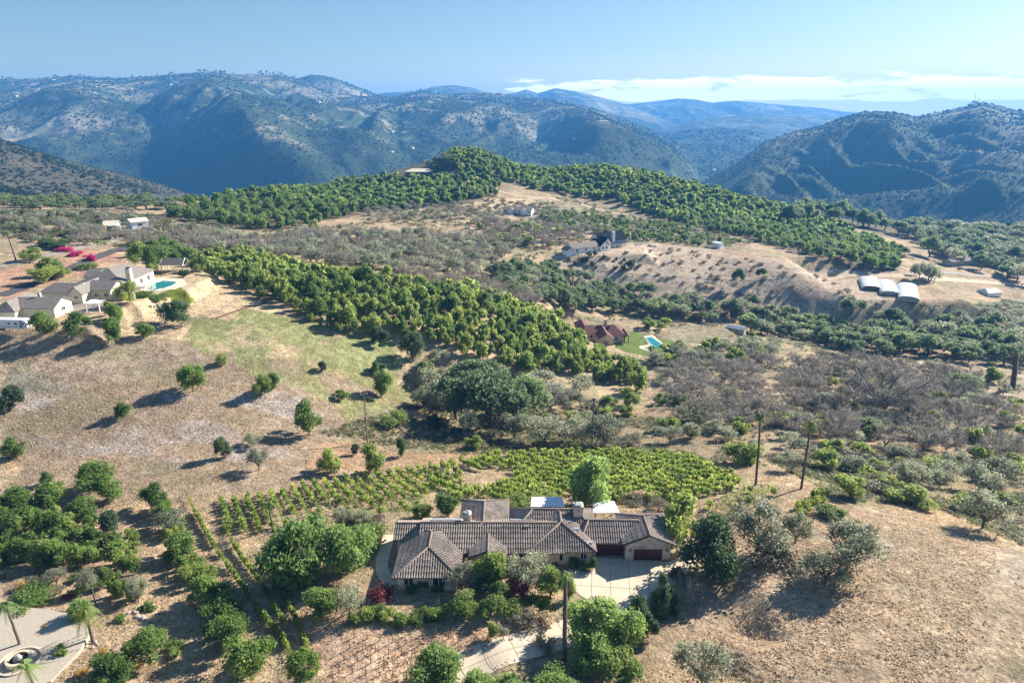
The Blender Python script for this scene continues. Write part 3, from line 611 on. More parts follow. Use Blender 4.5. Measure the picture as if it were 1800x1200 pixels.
for k in range(3):
    for cx_, y_, z_, r_ in ((24.2 + (k - 1) * .28, 102.7, 4.0 + .2 * (k == 1), .08), (-4.15 + (k - 1) * .25, 99.25, 3.7 + .15 * (k == 1), .07)):
        m_ = M(); tubes(m_, [(cx_, y_ + .25, z_)], [(cx_, y_, z_)], r_, r_, 8); obj('gable_vent', m_, MAT['dark'], H1, world=True)
for (x_, y_, zt, s_) in ((-8.1, 107.6, 7.0, .62), (12.2, 109.4, 7.6, .85)):
    m_ = M(); box(m_, x_ - s_, x_ + s_, y_ - s_ * .8, y_ + s_ * .8, 3, zt - .5); box(m_, x_ - s_ * 1.15, x_ + s_ * 1.15, y_ - s_, y_ + s_, zt - .5, zt - .32)
    o = obj('chimney', m_, MAT['stucco'], H1, world=True)
    m2 = M(); box(m2, x_ - s_ * .6, x_ + s_ * .6, y_ - s_ * .5, y_ + s_ * .5, zt - .32, zt - .05); roof(m2, x_ - s_ * .8, x_ + s_ * .8, y_ - s_ * .7, y_ + s_ * .7, zt - .05, zt + .3, 'x', .3, .3, False, th=.05); obj('chimney_cap', m2, MAT['white_wall'], o, world=True)
for (x0, x1, y0, z0, y1, z1) in ((-14.9,-9.3,107.4,5.16,109.7,4.03),(-.3,4.0,107.4,5.15,109.2,4.25),(15.6,23.2,108.4,4.95,110.6,3.55)):
    m_ = M(); V = [(x0,y0,z0+.16),(x1,y0,z0+.16),(x1,y1,z1+.16),(x0,y1,z1+.16)]; V += [(a,b_,c-.08) for a,b_,c in V]; m_.add(V, [(0,1,2,3),(7,6,5,4),(0,4,5,1),(1,5,6,2),(2,6,7,3),(3,7,4,0)])
    o = obj('solar_panel', m_, MAT['solar'], H1, world=True)
for (x_, y_, z_) in ((-12.6,102.8,4.5),(2.6,105.5,5.35),(11.6,105.4,4.85),(10.2,106.9,5.4),(13.6,103.0,3.7)):
    m_ = M(); box(m_, x_ - .5, x_ + .5, y_ - .3, y_ + .3, z_ - .25, z_ + .12); obj('skylight', m_, MAT['solar' if x_ != 2.6 else 'grey_roof'], H1, world=True)
# two flat white patio covers behind the house
for nm, x0, x1, y0, y1, lb in (('patio_cover', 3.6, 10.3, 115.3, 119.2, 'wide flat white patio cover behind the left chimney side of the tiled house'), ('patio_cover', 15.6, 20.6, 113.2, 117.6, 'smaller flat white patio cover behind the garage end of the tiled house')):
    e_ = empty(nm, ((x0 + x1) / 2, (y0 + y1) / 2, 0), 0, lb, 'patio cover', 'white patio covers')
    m_ = M(); V = [(x0,y0,3.15),(x1,y0,3.15),(x1 - .4,y1,2.95),(x0 + .3,y1,2.95)]; V += [(a,b_,c-.15) for a,b_,c in V]; m_.add(V, [(0,1,2,3),(7,6,5,4),(0,4,5,1),(1,5,6,2),(2,6,7,3),(3,7,4,0)]); obj('cover_sheet', m_, MAT['white_sheet'], e_, world=True)
    for x_ in (x0 + .5, x1 - .6):
        for y_ in (y0 + .3, y1 - .3): m_ = M(); box(m_, x_ - .1, x_ + .1, y_ - .1, y_ + .1, -.3, 2.85); obj('post', m_, MAT['frame_white'], e_, world=True)
# generic farm building in its own frame ----------------------------------
def bldg(p0, p1, z, name, label, cat, group=None):
    a = math.atan2(p1[1] - p0[1], p1[0] - p0[0]); return empty(name, (p0[0], p0[1], z), a, label, cat, group), math.hypot(p1[0] - p0[0], p1[1] - p0[1])
def block(e, x0, x1, y0, y1, h, rise, axis, wall, rf, h0=0, h1=0, ov=.5, wm=None, rmm=None, zb=-1.5):
    wm_ = wm or M(); r_ = rmm or M(); box(wm_, x0, x1, y0, y1, zb, h)
    roof(r_, x0 - ov, x1 + ov, y0 - ov, y1 + ov, h + .12, h + rise, axis, h0, h1, False, walls=wm_, th=.2)
    if wm is None: obj('wall', wm_, MAT[wall], e)
    if rmm is None: obj('roof', r_, MAT[rf], e)
wnd = lambda e, x, y, z, r, w_, h_, n=2: window(e, (x, y, z), r, w_, h_, n, world=False)
# house on the left hill
zp = 15.0
p0, p1 = U(74, 530, zp), U(158, 529, zp)
E, w_ = bldg(p0, (p1.x, p1.y - 1), zp, 'house', 'rambling grey-roofed house with white garage doors and a pale chimney on the left hill', 'house')
k_ = w_ / 20.
wm = M(); rmm = M()
block(E, 0, w_ * .72, 0, 8.5, 3.0, 2.5, 'x', '', '', 3, 0, wm=wm, rmm=rmm)
block(E, w_ * .70, w_ * .96, -1.6, 13, 3.0, 2.6, 'y', '', '', 0, 0, wm=wm, rmm=rmm)
block(E, w_ * .9, w_ * 1.40, 3, 12, 3.2, 2.5, 'x', '', '', 0, 0, wm=wm, rmm=rmm)
block(E, w_ * .42, w_ * 1.42, 10, 31, 3.9, 4.0, 'y', '', '', 7, 7, wm=wm, rmm=rmm)
block(E, w_ * .1, w_ * .6, 22, 31, 3.2, 2.4, 'x', '', '', 0, 0, wm=wm, rmm=rmm)
obj('wall', wm, MAT['cream'], E); obj('roof', rmm, MAT['grey_roof'], E)
gdoor(E, (w_ * .16, 0, 1.2), (1, 0), w_ * .2, 2.3, 'white_paint', True, False); gdoor(E, (w_ * .46, 0, 1.2), (1, 0), w_ * .32, 2.3, 'white_paint', True, False)
for q in ((w_ * .83, -1.6, 1.9, (1, 0), 1.2, 1.0), (w_ * 1.1, 3, 1.7, (1, 0), 1.6, 1.4), (w_ * 1.3, 3, 1.7, (1, 0), 1.4, 1.4), (w_ * 1.42, 17, 2, (0, 1), 1.8, 1.8), (w_ * 1.42, 22, 2, (0, 1), 1.8, 1.8), (w_ * 1.42, 27, 2, (0, 1), 1.8, 1.8), (w_ * 1.40, 7.5, 1.8, (0, 1), 1.6, 1.4)): wnd(E, q[0], q[1], q[2], q[3], q[4], q[5])
m_ = M(); box(m_, w_ * 1.42, w_ * 1.42 + 1.6, 13.0, 14.6, -1, 8.4); o = obj('chimney', m_, MAT['cream'], E); m_ = M(); box(m_, w_ * 1.42 + .3, w_ * 1.42 + 1.3, 13.2, 14.4, 8.4, 8.8); obj('chimney_cap', m_, MAT['dark'], o)
for q in ((.66, 20, 5.9), (.7, 24, 6.3), (.76, 16, 6.6), (.62, 27, 5.4), (.84, 3, 5.2)):
    m_ = M(); box(m_, w_ * q[0] - .3, w_ * q[0] + .3, q[1] - .3, q[1] + .3, q[2] - .6, q[2] + .45); obj('roof_vent', m_, MAT['cream'], E)
for x_ in (w_ * 1.55, w_ * 1.9):
    for y_ in (3.5, 9.5): m_ = M(); box(m_, x_ - .12, x_ + .12, y_ - .12, y_ + .12, -2, 2.6); obj('porch_post', m_, MAT['white_paint'], E)
m_ = M(); box(m_, w_ * 1.5, w_ * 1.94, 3, 10, 2.6, 2.85); obj('porch_roof', m_, MAT['grey_roof'], E)
# barn-like guest house in front of it
p0, p1 = U(-2, 560, 14.2), U(98, 559, 14.2)
E, w_ = bldg(p0, p1, 14.2, 'outbuilding', 'cream gabled outbuilding with a grey roof behind the white travel trailer', 'outbuilding')
wm = M(); rmm = M(); block(E, w_ * .18, w_, 0, 9.5, 3.2, 2.5, 'x', '', '', wm=wm, rmm=rmm); block(E, w_ * .02, w_ * .42, -3, 13, 3.0, 2.8, 'y', '', '', 3, 3, wm=wm, rmm=rmm)
obj('wall', wm, MAT['cream'], E); obj('roof', rmm, MAT['grey_roof'], E); wnd(E, w_, 4.7, 1.9, (0, 1), 1.8, 1.2); wnd(E, w_ * .8, 0, 2.2, (1, 0), 1.2, .8); m_ = M(); box(m_, w_ * .58, w_ * .62, 5, 6, 4, 6.9); obj('chimney', m_, MAT['stone'], E)
# travel trailer
p0 = U(-40, 580, 14.0); p1 = U(50, 582, 14.0)
E, w_ = bldg(p0, p1, 14.0, 'travel_trailer', 'white travel trailer with dark stripes parked beside the cream outbuilding', 'trailer')
m_ = M(); ln = w_; pr = [(0, .7), (0, 3.1), (.3, 3.4), (ln - 1.0, 3.4), (ln - .2, 2.9), (ln, 2.0), (ln - .2, 1.0), (ln - .8, .6)]
V = [(a, y, z) for y in (0, 2.6) for a, z in pr]; k = len(pr); m_.add(V, [tuple(range(k)), tuple(range(2 * k - 1, k - 1, -1))] + [(i, i + k, (i + 1) % k + k, (i + 1) % k) for i in range(k)]); obj('body', m_, MAT['trailer'], E)
m_ = M(); 
for a, b_, z0, z1 in ((.3, ln - .8, 1.15, 1.3), (ln - 4.2, ln - .6, 1.7, 1.8), (ln - 2.2, ln - 1.7, .8, 3.2)): box(m_, a, b_, -.03, -.01, z0, z1)
obj('stripe', m_, MAT['trailer_blue'], E)
for x_ in (1.6, 4, ln - 5.5, ln - 3.4, ln - 1.3): wnd(E, x_, 0, 2.3, (1, 0), .9, .7, 1)
m_ = M(); box(m_, ln - 4.9, ln - 4.2, -.05, 0, .8, 2.9); obj('door', m_, MAT['white_paint'], E)
for x_ in (ln * .45, ln * .45 + 1): m_ = M(); tubes(m_, [(x_, -.02, .42)], [(x_, .35, .42)], .42, .42, 14); obj('wheel', m_, MAT['dark'], E)
m_ = M(); box(m_, ln * .3, ln * .3 + .9, .9, 1.7, 3.4, 3.7); obj('roof_unit', m_, MAT['white_paint'], E)
def pavilion(px, py, w_, d_, h_, rise, lb, mt='white_paint', rf='grey_roof', name='gazebo', rz=0, slat=False):
    g_ = G(px, py); e = empty(name, g_, rz, lb, 'gazebo' if name == 'gazebo' else name.replace('_', ' '))
    for x_ in (0, w_):
        for y_ in (0, d_): m_ = M(); box(m_, x_ - .15, x_ + .15, y_ - .15, y_ + .15, -1, h_); obj('post', m_, MAT[mt], e)
    if slat:
        m_ = M()
        for k in range(9): box(m_, -.4 + k * (w_ + .6) / 8.5, -.3 + k * (w_ + .6) / 8.5, -.5, d_ + .5, h_ + .16, h_ + .3)
        for y_ in (0, d_): box(m_, -.4, w_ + .5, y_ - .08, y_ + .08, h_, h_ + .16)
        obj('beam', m_, MAT[mt], e)
    else:
        m_ = M(); roof(m_, -.5, w_ + .5, -.5, d_ + .5, h_ + .15, h_ + rise, 'x', 0, 0, False, th=.15); obj('roof', m_, MAT[rf], e)
        m_ = M(); 
        for x_ in (-.45, w_ + .45): tubes(m_, [(x_, -.5, h_), (x_, d_ + .5, h_), (x_, -.5, h_)], [(x_, d_ / 2, h_ + rise), (x_, d_ / 2, h_ + rise), (x_, d_ + .5, h_)], .14, .14, 4)
        obj('gable_frame', m_, MAT[mt], e)
    return e
pavilion(285, 479, 8.2, 5.5, 3.0, 2.4, 'white framed garden pavilion with a grey gable roof behind the left hill pool')
pavilion(153, 549, 4.2, 4.0, 2.9, 1, 'white slatted pergola between the left hill house and the outbuilding', name='pergola', slat=True)
def pool(polypx, z, label, deckpx=None, deckmat='concrete'):
    P_ = [U(*p, z) for p in polypx]; c = sum(P_, Vector()) / len(P_); e = empty('swimming_pool', (c.x, c.y, z), 0, label, 'pool')
    D_ = [U(*p, z) for p in deckpx] if deckpx else [c + (p - c) * 1.12 for p in P_]
    m_ = M(); slab(m_, [(p.x, p.y) for p in D_], z + .10, 1.2); obj('pool_deck', m_, MAT[deckmat], e, world=True)
    m_ = M(); slab(m_, [(p.x, p.y) for p in P_], z + .15, .3); obj('water', m_, MAT['pool_water'], e, world=True)
    m_ = M()
    for a, b_ in zip(P_, P_[1:] + P_[:1]): tubes(m_, [(a.x, a.y, z + .14)], [(b_.x, b_.y, z + .14)], .16, .16, 6)
    obj('coping', m_, MAT['white_wall'], e, world=True)
pool([(264,502),(272,497),(285,494),(305,495),(312,498),(300,504),(285,508),(268,512),(262,508)], 15, 'turquoise kidney swimming pool below the pavilion on the left hill', [(240,492),(285,488),(322,490),(328,499),(305,508),(280,512),(255,514),(235,505)])
pool([(1134,594),(1144,592),(1176,615),(1168,622),(1142,617),(1134,610),(1146,607)], -27.4, 'bright turquoise angular pool on the lawn by the maroon roofed house', [(1131,591),(1147,589),(1180,616),(1168,626),(1124,612),(1124,608),(1141,606)])
mm = M(); slab(mm, [(p.x, p.y) for p in (U(*q, -27.4) for q in [(1090,578),(1120,585),(1190,602),(1192,622),(1170,630),(1110,622),(1080,610)])], -27.32, .8); struct('lawn', mm, MAT['lawn'])
# maroon-roofed house in the valley
z = -27.4; p0, p1 = U(1040, 607, z), U(1100, 606, z); E, w_ = bldg(p0, p1, z, 'house', 'maroon tile roofed villa beside the bright angular pool in the valley', 'house')
wm = M(); rmm = M(); block(E, -3, w_ * .6, 8, 18, 3.2, 2.6, 'x', '', '', 2.5, 0, wm=wm, rmm=rmm); block(E, w_ * .2, w_ * .62, -1, 14, 3.2, 2.8, 'y', '', '', 0, 3, wm=wm, rmm=rmm); block(E, w_ * .45, w_ * 1.0, 4, 15, 3.4, 3.6, 'x', '', '', 4, 4.5, wm=wm, rmm=rmm); block(E, w_ * -.28, w_ * .08, 10, 26, 3.0, 2.6, 'y', '', '', 3, 3, wm=wm, rmm=rmm)
obj('wall', wm, MAT['stucco'], E); obj('roof', rmm, MAT['maroon_roof'], E); wnd(E, w_ * .4, -1, 1.8, (1, 0), 1.8, 1.5); wnd(E, w_ * .75, 4, 1.8, (1, 0), 2.4, 2.0, 3); wnd(E, w_ * .05, 8, 1.8, (1, 0), 1.5, 1.4)
m_ = M(); box(m_, w_ * .5, w_ * .5 + 1.4, 13.5, 14.7, 3, 8.2); obj('chimney', m_, MAT['stucco'], E)
m_ = M(); 
for x_, y_ in ((w_ * 1.12, 4), (w_ * 1.12, 10), (w_ * 1.0, 3)): m_ = M(); box(m_, x_ - .2, x_ + .2, y_ - .2, y_ + .2, 0, 3.1); obj('porch_post', m_, MAT['wood'], E)
m_ = M(); roof(m_, w_ * .98, w_ * 1.18, 2, 12, 3.1, 4.2, 'y', 0, 0, False); obj('porch_roof', m_, MAT['maroon_roof'], E)
# white farmhouse
z = PADS[6][4] + .1; p0, p1 = U(1007, 447, z), U(1052, 441, z); E, w_ = bldg(p0, p1, z, 'farmhouse', 'white farmhouse with dark navy gable roofs on the bare hill', 'farmhouse')
wm = M(); r1 = M(); r2 = M(); block(E, 0, w_, 0, 9, 3.3, 2.8, 'x', '', '', wm=wm, rmm=r1); block(E, -4.5, 0, 0, 6, 2.8, 1.8, 'y', '', '', wm=wm, rmm=r1)
block(E, w_ * 1.02, w_ * 1.35, -1.5, 10, 3.3, 3.3, 'y', '', '', wm=wm, rmm=r2); block(E, w_ * 1.25, w_ * 2.35, 5, 16, 4.2, 5.6, 'x', '', '', wm=wm, rmm=r2); block(E, w_ * 1.2, w_ * 1.5, 0, 11, 4.2, 4.0, 'y', '', '', wm=wm, rmm=r2)
obj('wall', wm, MAT['white_wall'], E); obj('roof', r1, MAT['grey_roof'], E); obj('roof', r2, MAT['navy_roof'], E)
for x_, y_ in ((w_ * .16, 0), (w_ * .5, 0), (w_ * .83, 0), (w_ * 1.12, -1.5), (w_ * 1.26, -1.5), (w_ * 1.8, 5), (w_ * 2.1, 5)): wnd(E, x_, y_, 1.9, (1, 0), 1.5, 1.5)
m_ = M(); box(m_, w_ * 1.72, w_ * 1.82, 4, 5.6, 0, 10.6); obj('chimney', m_, MAT['white_wall'], E)
m_ = M(); box(m_, w_ * 1.5, w_ * 2.35, 1.5, 5, 3.0, 3.2); obj('porch_roof', m_, MAT['navy_roof'], E)
for k in range(5): m_ = M(); x_ = w_ * (1.55 + k * .19); box(m_, x_ - .12, x_ + .12, 1.6, 1.84, -.5, 3.0); obj('porch_post', m_, MAT['white_paint'], E)
def simple(p0x, p1x, z, w3, name, lb, cat, wall, rf, d_, h_, rise, hip=0, nw=3, gr=None, dz=0):
    p0, p1 = U(*p0x, z), U(*p1x, z); e, w_ = bldg(p0, p1, z, name, lb, cat, gr); block(e, 0, w_, 0, d_, h_, rise, 'x', wall, rf, hip, hip)
    for k in range(nw): wnd(e, w_ * (k + .5) / nw, 0, h_ * .55, (1, 0), min(2.2, w_ / nw * .5), h_ * .38)
    return e, w_
gz_ = lambda x, y: (G(x, y).z if G(x, y) is not None else 0) + .1
E, w_ = simple((884,375), (934,377), gz_(910,376), 0, 'ranch_house', 'low white ranch house with dark windows on a cut terrace below the hilltop grove', 'house', 'white_wall', 'grey_roof', 9, 3.4, 2.0, 0, 6)
for x_ in (w_ * .3, w_ * .72): block(E, x_ - 2, x_ + 2, -2, 3, 3.3, 1.6, 'y', 'white_wall', 'grey_roof')
E, w_ = simple((712,312), (760,312), gz_(735,314), 0, 'hilltop_house', 'pale wide-roofed house in brown wood standing on the hilltop above the groves', 'house', 'wood', 'cream', 16, 5.6, 2.8, 7, 5)
m_ = M(); box(m_, -2, w_ + 3, -7, -.5, -1.5, -.3); obj('terrace', m_, MAT['stone'], E)
E, w_ = simple((183,410), (206,409), gz_(195,409), 0, 'cottage', 'small blue-walled cottage with a pale roof behind the left hill house', 'cottage', 'blue_wall', 'cream', 9, 3.6, 2.2, 0, 2)
E, w_ = simple((233,403), (262,400), gz_(248,401), 0, 'shed', 'long white metal shed beside the blue-walled cottage', 'shed', 'white_wall', 'cream', 10, 3.6, 1.6, 0, 1)
E, w_ = simple((158,409), (180,409), gz_(170,409), 0, 'carport', 'low pale roofed shelter left of the blue-walled cottage', 'carport', 'wood', 'cream', 7, 2.6, 1.0, 0, 0)
E, w_ = simple((1673,468), (1720,464), gz_(1695,467), 0, 'long_barn', 'long low grey barn above the greenhouses among dark trees', 'barn', 'stone', 'grey_roof', 9, 3.2, 1.6, 0, 3)
E, w_ = simple((1253,435), (1265,437), gz_(1259,437), 0, 'storage_shed', 'small white storage shed alone at the edge of the bare hilltop', 'shed', 'white_wall', 'white_wall', 5, 3.4, .8, 0, 0)
E, w_ = simple((1276,584), (1307,589), gz_(1292,587), 0, 'stable', 'grey open stable at the far rim of the sandy paddock', 'stable', 'stone', 'metal', 5, 2.8, .8, 0, 0)
E, w_ = simple((1355,358), (1368,357), gz_(1361,358), 0, 'grove_house', 'tiny pale house poking out of the dark grove on the right', 'house', 'cream', 'cream', 9, 4, 2, 0, 2)
E, w_ = simple((1736,522), (1760,520), gz_(1748,521), 0, 'storage_tent', 'pale rounded tent roof right of the greenhouses among olive scrub', 'tent', 'white_wall', 'white_wall', 8, 2.5, 2, 2, 0)
E, w_ = simple((-12,548), (-2,548), 14.4, 0, 'garden_shed', 'low cream shed at the left edge by the trailer', 'shed', 'cream', 'grey_roof', 6, 2.5, 1.2, 0, 0) if False else (None, 0)
# greenhouses
GHL = ['leftmost white hoop greenhouse with a dark open end', 'middle white hoop greenhouse of the three', 'rightmost white hoop greenhouse, the longest of the three']
for (a, b_, L__, lb) in (((1515,509), (1551,512), 27, GHL[0]), ((1547,518), (1583,521), 31, GHL[1]), ((1578,527), (1616,531), 36, GHL[2])):
    z = PADS[11][4] + .05; p0, p1 = U(*a, z), U(*b_, z); e, w_ = bldg(p0, p1, z, 'greenhouse', lb, 'greenhouse', 'hoop greenhouses')
    m_ = M(); na = 12; nl = 10; V = []
    for i in range(nl + 1):
        for j in range(na + 1): th = math.pi * j / na; V.append((w_ / 2 - math.cos(th) * w_ / 2, L__ * i / nl, 1.0 + math.sin(th) ** .9 * 1.7 if 0 < j < na else -.5))
    m_.add(V, [(i * (na + 1) + j, i * (na + 1) + j + 1, (i + 1) * (na + 1) + j + 1, (i + 1) * (na + 1) + j) for i in range(nl) for j in range(na)]); obj('cover', m_, MAT['white_sheet'], e)
    m_ = M(); 
    for i in range(nl + 1):
        m_ = M(); pp_ = [(w_ / 2 - math.cos(math.pi * j / na) * (w_ / 2 + .05), L__ * i / nl, 1.07 + math.sin(math.pi * j / na) ** .9 * 1.7) for j in range(1, na)]; path(m_, pp_, .07, .07, 4); obj('hoop', m_, MAT['metal'], e)
    
    m_ = M(); F = [(w_ / 2 - math.cos(math.pi * j / na) * w_ / 2 * .97, .35, 1.0 + math.sin(math.pi * j / na) ** .9 * 1.6) for j in range(na + 1)]; F = [(F[0][0], .35, -.5)] + F + [(F[-1][0], .35, -.5)]; m_.add(F, [tuple(range(len(F)))[::-1]]); obj('end_wall', m_, MAT['wood' if lb is GHL[0] else 'metal'], e)
# ---------------------------------------------------------------- plants
def unit(a): return a / (np.linalg.norm(a, axis=-1, keepdims=True) + 1e-9)
def leaves(m_, C, D, size, rg, asp=1.5, mi=0, hang=0.):
    """one kinked leaf spray per centre C, facing roughly D"""
    n = len(C); nn = unit(D + rg.normal(0, .8, (n, 3))); t_ = unit(np.cross(nn, rg.normal(0, 1, (n, 3)))); t_[:, 2] -= hang; t_ = unit(t_); b_ = unit(np.cross(nn, t_))
    s = size * rg.uniform(.6, 1.35, n)[:, None]
    V = np.stack([C - t_ * s * asp / 2, C + b_ * s * .5 + nn * s * .12, C + t_ * s * asp / 2, C - b_ * s * .5 + nn * s * .12], 1).reshape(-1, 3)
    m_.add(V, np.arange(n * 4).reshape(-1, 4), mi)
def lobes(k, rg, shape):
    out = []
    for i in range(k):
        if shape == 'cone': z = rg.uniform(.08, .95); a = rg.uniform(0, 6.28); q = .40 * (1 - z) ** .8 * rg.uniform(.6, 1) ; out.append((q * math.cos(a), q * math.sin(a), z, .17 * (1.1 - z * .75)))
        elif shape == 'egg': z = rg.uniform(.14, .9); a = rg.uniform(0, 6.28); q = .36 * math.sin(min(1, (1.02 - z) * 1.25) * 1.57) * rg.uniform(.5, 1); out.append((q * math.cos(a), q * math.sin(a), z, .16 * (1.2 - z * .6)))
        elif shape == 'low': a = rg.uniform(0, 6.28); q = .42 * rg.random() ** .5; z = rg.uniform(.25, .7) * (1 - q * .6); out.append((q * math.cos(a), q * math.sin(a), z, rg.uniform(.17, .26)))
        elif shape == 'wide': a = rg.uniform(0, 6.28); q = .42 * rg.random() ** .5; z = .48 + .34 * (1 - (q / .45) ** 2) * rg.uniform(.4, 1.1); out.append((q * math.cos(a), q * math.sin(a), z, rg.uniform(.11, .19)))
        else: a = rg.uniform(0, 6.28); u = rg.uniform(-1, 1); q = .35 * math.sqrt(1 - u * u) * rg.uniform(.45, 1.2); z = .54 + .30 * u; out.append((q * math.cos(a) * rg.uniform(.8, 1.25), q * math.sin(a) * rg.uniform(.8, 1.25), z, rg.uniform(.10, .22)))
    return out
def crown(n, seed, shape='round', k=11, leaf=.075, core=True, hang=0., airy=.0, asp=1.5):
    rg = np.random.default_rng(seed); m_ = M(); lb = lobes(k, rg, shape); w_ = np.array([l[3] ** 2 for l in lb]); w_ /= w_.sum(); pick = rg.choice(len(lb), n, p=w_)
    Lb = np.array(lb)[pick]; d = unit(rg.normal(0, 1, (n, 3)) + np.array([0, 0, .25])); rr = Lb[:, 3:4] * rg.uniform(.6 - airy, 1.22 + airy * .4, (n, 1))
    C = Lb[:, :3] + d * rr; C[:, 2] = np.maximum(C[:, 2] - hang * .1 * rg.random(n), .03)
    leaves(m_, C, d, leaf, rg, asp, 0, hang)
    if core:
        for i, l in enumerate(lb): blob(m_, l[:3], (l[3] * .5,) * 3, seed + i, 6, 4, .25, 0, .02)
    return m_
def limbs(m_, seed, top=.75, n=7, r=.035, spread=.3, mi=0, twigs=0, base=.28, tw_len=.1, tw_r=.0035):
    rg = np.random.default_rng(seed); bz = base * rg.uniform(.8, 1.2); path(m_, [(0, 0, -.06), (rg.normal(0, .01), rg.normal(0, .01), bz * .5), (rg.normal(0, .02), rg.normal(0, .02), bz)], r, r * .75, 7, mi)
    ends = []
    for i in range(n):
        a = 6.28 * (i + rg.random() * .7) / n; q = spread * rg.uniform(.6, 1.15); z = bz + (top - bz) * rg.uniform(.5, 1.0); p = np.array([0, 0, bz * rg.uniform(.6, 1)])
        e = np.array([q * math.cos(a), q * math.sin(a), z]); mid = (p + e) / 2 + rg.normal(0, .035, 3) + [0, 0, .03]; path(m_, [p, mid, e], r * .55, r * .2, 5, mi); ends += [(mid, e, r * .28), (p * .3 + mid * .7, e, r * .3)]
        for _ in range(3 if twigs else 1):
            b_ = mid + (e - mid) * rg.uniform(0, .8); e2 = b_ + unit(rg.normal(0, 1, 3) + np.array([math.cos(a), math.sin(a), 1.0])) * spread * rg.uniform(.25, .6); path(m_, [b_, (b_ + e2) / 2 + rg.normal(0, .02, 3), e2], r * .26, r * .09, 4, mi); ends.append((b_, e2, r * .12))
    if twigs:
        E0 = np.array([x[0] for x in ends]); E1 = np.array([x[1] for x in ends]); pk = rg.integers(0, len(ends), twigs); f_ = rg.uniform(.25, 1.05, (twigs, 1)); P0 = E0[pk] + (E1[pk] - E0[pk]) * f_
        dd = unit(rg.normal(0, 1, (twigs, 3)) + unit(E1[pk] - E0[pk]) * .8 + [0, 0, .35]); ln = tw_len * rg.uniform(.4, 1.3, (twigs, 1)); P1 = P0 + dd * ln
        tubes(m_, P0, P1, tw_r, tw_r * .4, 3, mi)
        P2 = P0 + (P1 - P0) * .5; P3 = P2 + unit(dd + rg.normal(0, .6, (twigs, 3))) * ln * .7; tubes(m_, P2, P3, tw_r * .7, tw_r * .3, 3, mi)
KINDS_ = {}
def kind(name, cat, leafm, shape='round', n=1500, leaf=.07, k0=12, core=True, hang=0, airy=0., trunk=True, base=.22, tr=.03, spread=.28, twigs=0, nv=4, asp=1.5, barkm='bark'):
    d = dict(cat=cat, hi=[], mid=[], tr=[])
    for v in range(nv):
        k = k0 + (v % 3 - 1) * 2; sd = abs(hash((shape, n, v, len(KINDS_)))) % 9999 if False else (len(KINDS_) * 37 + v * 11 + 5)
        c = crown(n, sd, shape, k, leaf, core, hang, airy, asp)
        if twigs: limbs(c, sd + 1, .85, 7, tr * .7, spread * 1.25, 1, twigs, base)
        d['hi'].append(c.mesh('crown', [MAT[leafm], MAT[barkm]]))
        t_ = M(); limbs(t_, sd + 1, .7, 6, tr, spread, 0, 0, base); d['tr'].append(t_.mesh('trunk', [MAT[barkm]]) if trunk else None)
        c = crown(int(n * .36), sd + 3, shape, max(6, k - 3), leaf * 1.55, core, hang, airy, asp)
        if trunk: limbs(c, sd + 1, .6, 3, tr, spread, 1, int(twigs * .4), base, tw_r=.006)
        d['mid'].append(c.mesh('crown', [MAT[leafm], MAT[barkm]]))
    KINDS_[name] = d
kind('orchard_tree', 'tree', 'leaf_green', 'round', 3300, .046, 15, nv=6, airy=.12)
kind('young_orchard_tree', 'tree', 'leaf_yellow', 'round', 2400, .052, 12, base=.2)
kind('oak_tree', 'tree', 'leaf_oak', 'wide', 3400, .04, 20, base=.3, tr=.04)
kind('dark_tree', 'tree', 'leaf_dark', 'round', 3000, .044, 14)
kind('olive_tree', 'tree', 'leaf_olive', 'wide', 2600, .034, 22, False, airy=.25, base=.25, spread=.36, twigs=350)
kind('pepper_tree', 'tree', 'leaf_pepper', 'round', 6500, .03, 22, True, hang=1.2, base=.25, asp=2.4)
kind('conifer', 'tree', 'leaf_dark', 'cone', 3800, .04, 36, True, base=.1, tr=.025, spread=.15)
kind('cypress', 'tree', 'leaf_dark', 'egg', 6500, .032, 36, True, base=.1, tr=.03, spread=.15)
kind('shrub', 'shrub', 'leaf_green', 'low', 1300, .07, 12, trunk=False)
kind('yellow_shrub', 'shrub', 'leaf_yellow', 'low', 1300, .06, 12, trunk=False)
kind('grey_shrub', 'shrub', 'leaf_grey', 'low', 1500, .045, 14, False, airy=.3, twigs=250, trunk=False, base=.1)
kind('red_shrub', 'shrub', 'leaf_red', 'low', 1300, .055, 12, trunk=False)
kind('golden_shrub', 'shrub', 'leaf_gold', 'low', 500, .09, 8, trunk=False)
kind('flowering_shrub', 'shrub', 'leaf_magenta', 'low', 900, .08, 12, trunk=False)
kind('straw_grass', 'grass clump', 'leaf_straw', 'low', 900, .06, 10, trunk=False, hang=-.6, asp=3.)
def barekind(name, twn, nv, leafn, leafm):
    d = dict(cat='tree', hi=[], mid=[], tr=[])
    for v in range(nv):
        for key, q in (('hi', 1.), ('mid', .42)):
            c = M(); rg = np.random.default_rng(900 + v)
            limbs(c, 800 + v, .92, 9, .03, .42, 0, int(twn * q), .2, .13 / q ** .2, .0026 / q ** .45)
            if leafn:
                k_ = int(leafn * q); C = np.array([(rg.normal(0, .2), rg.normal(0, .2), .45 + abs(rg.normal(0, .2))) for _ in range(k_)]); leaves(c, C, unit(rg.normal(0, 1, (k_, 3))), .035 / q ** .4, rg, 1.5, 1)
            d[key].append(c.mesh('branches', [MAT['twig'], MAT[leafm]]))
        d['tr'].append(None)
    KINDS_[name] = d
barekind('bare_tree', 1500, 4, 0, 'leaf_grey'); barekind('sparse_tree', 900, 4, 420, 'leaf_grey'); barekind('dead_shrub', 700, 2, 60, 'leaf_grey')
used = 0
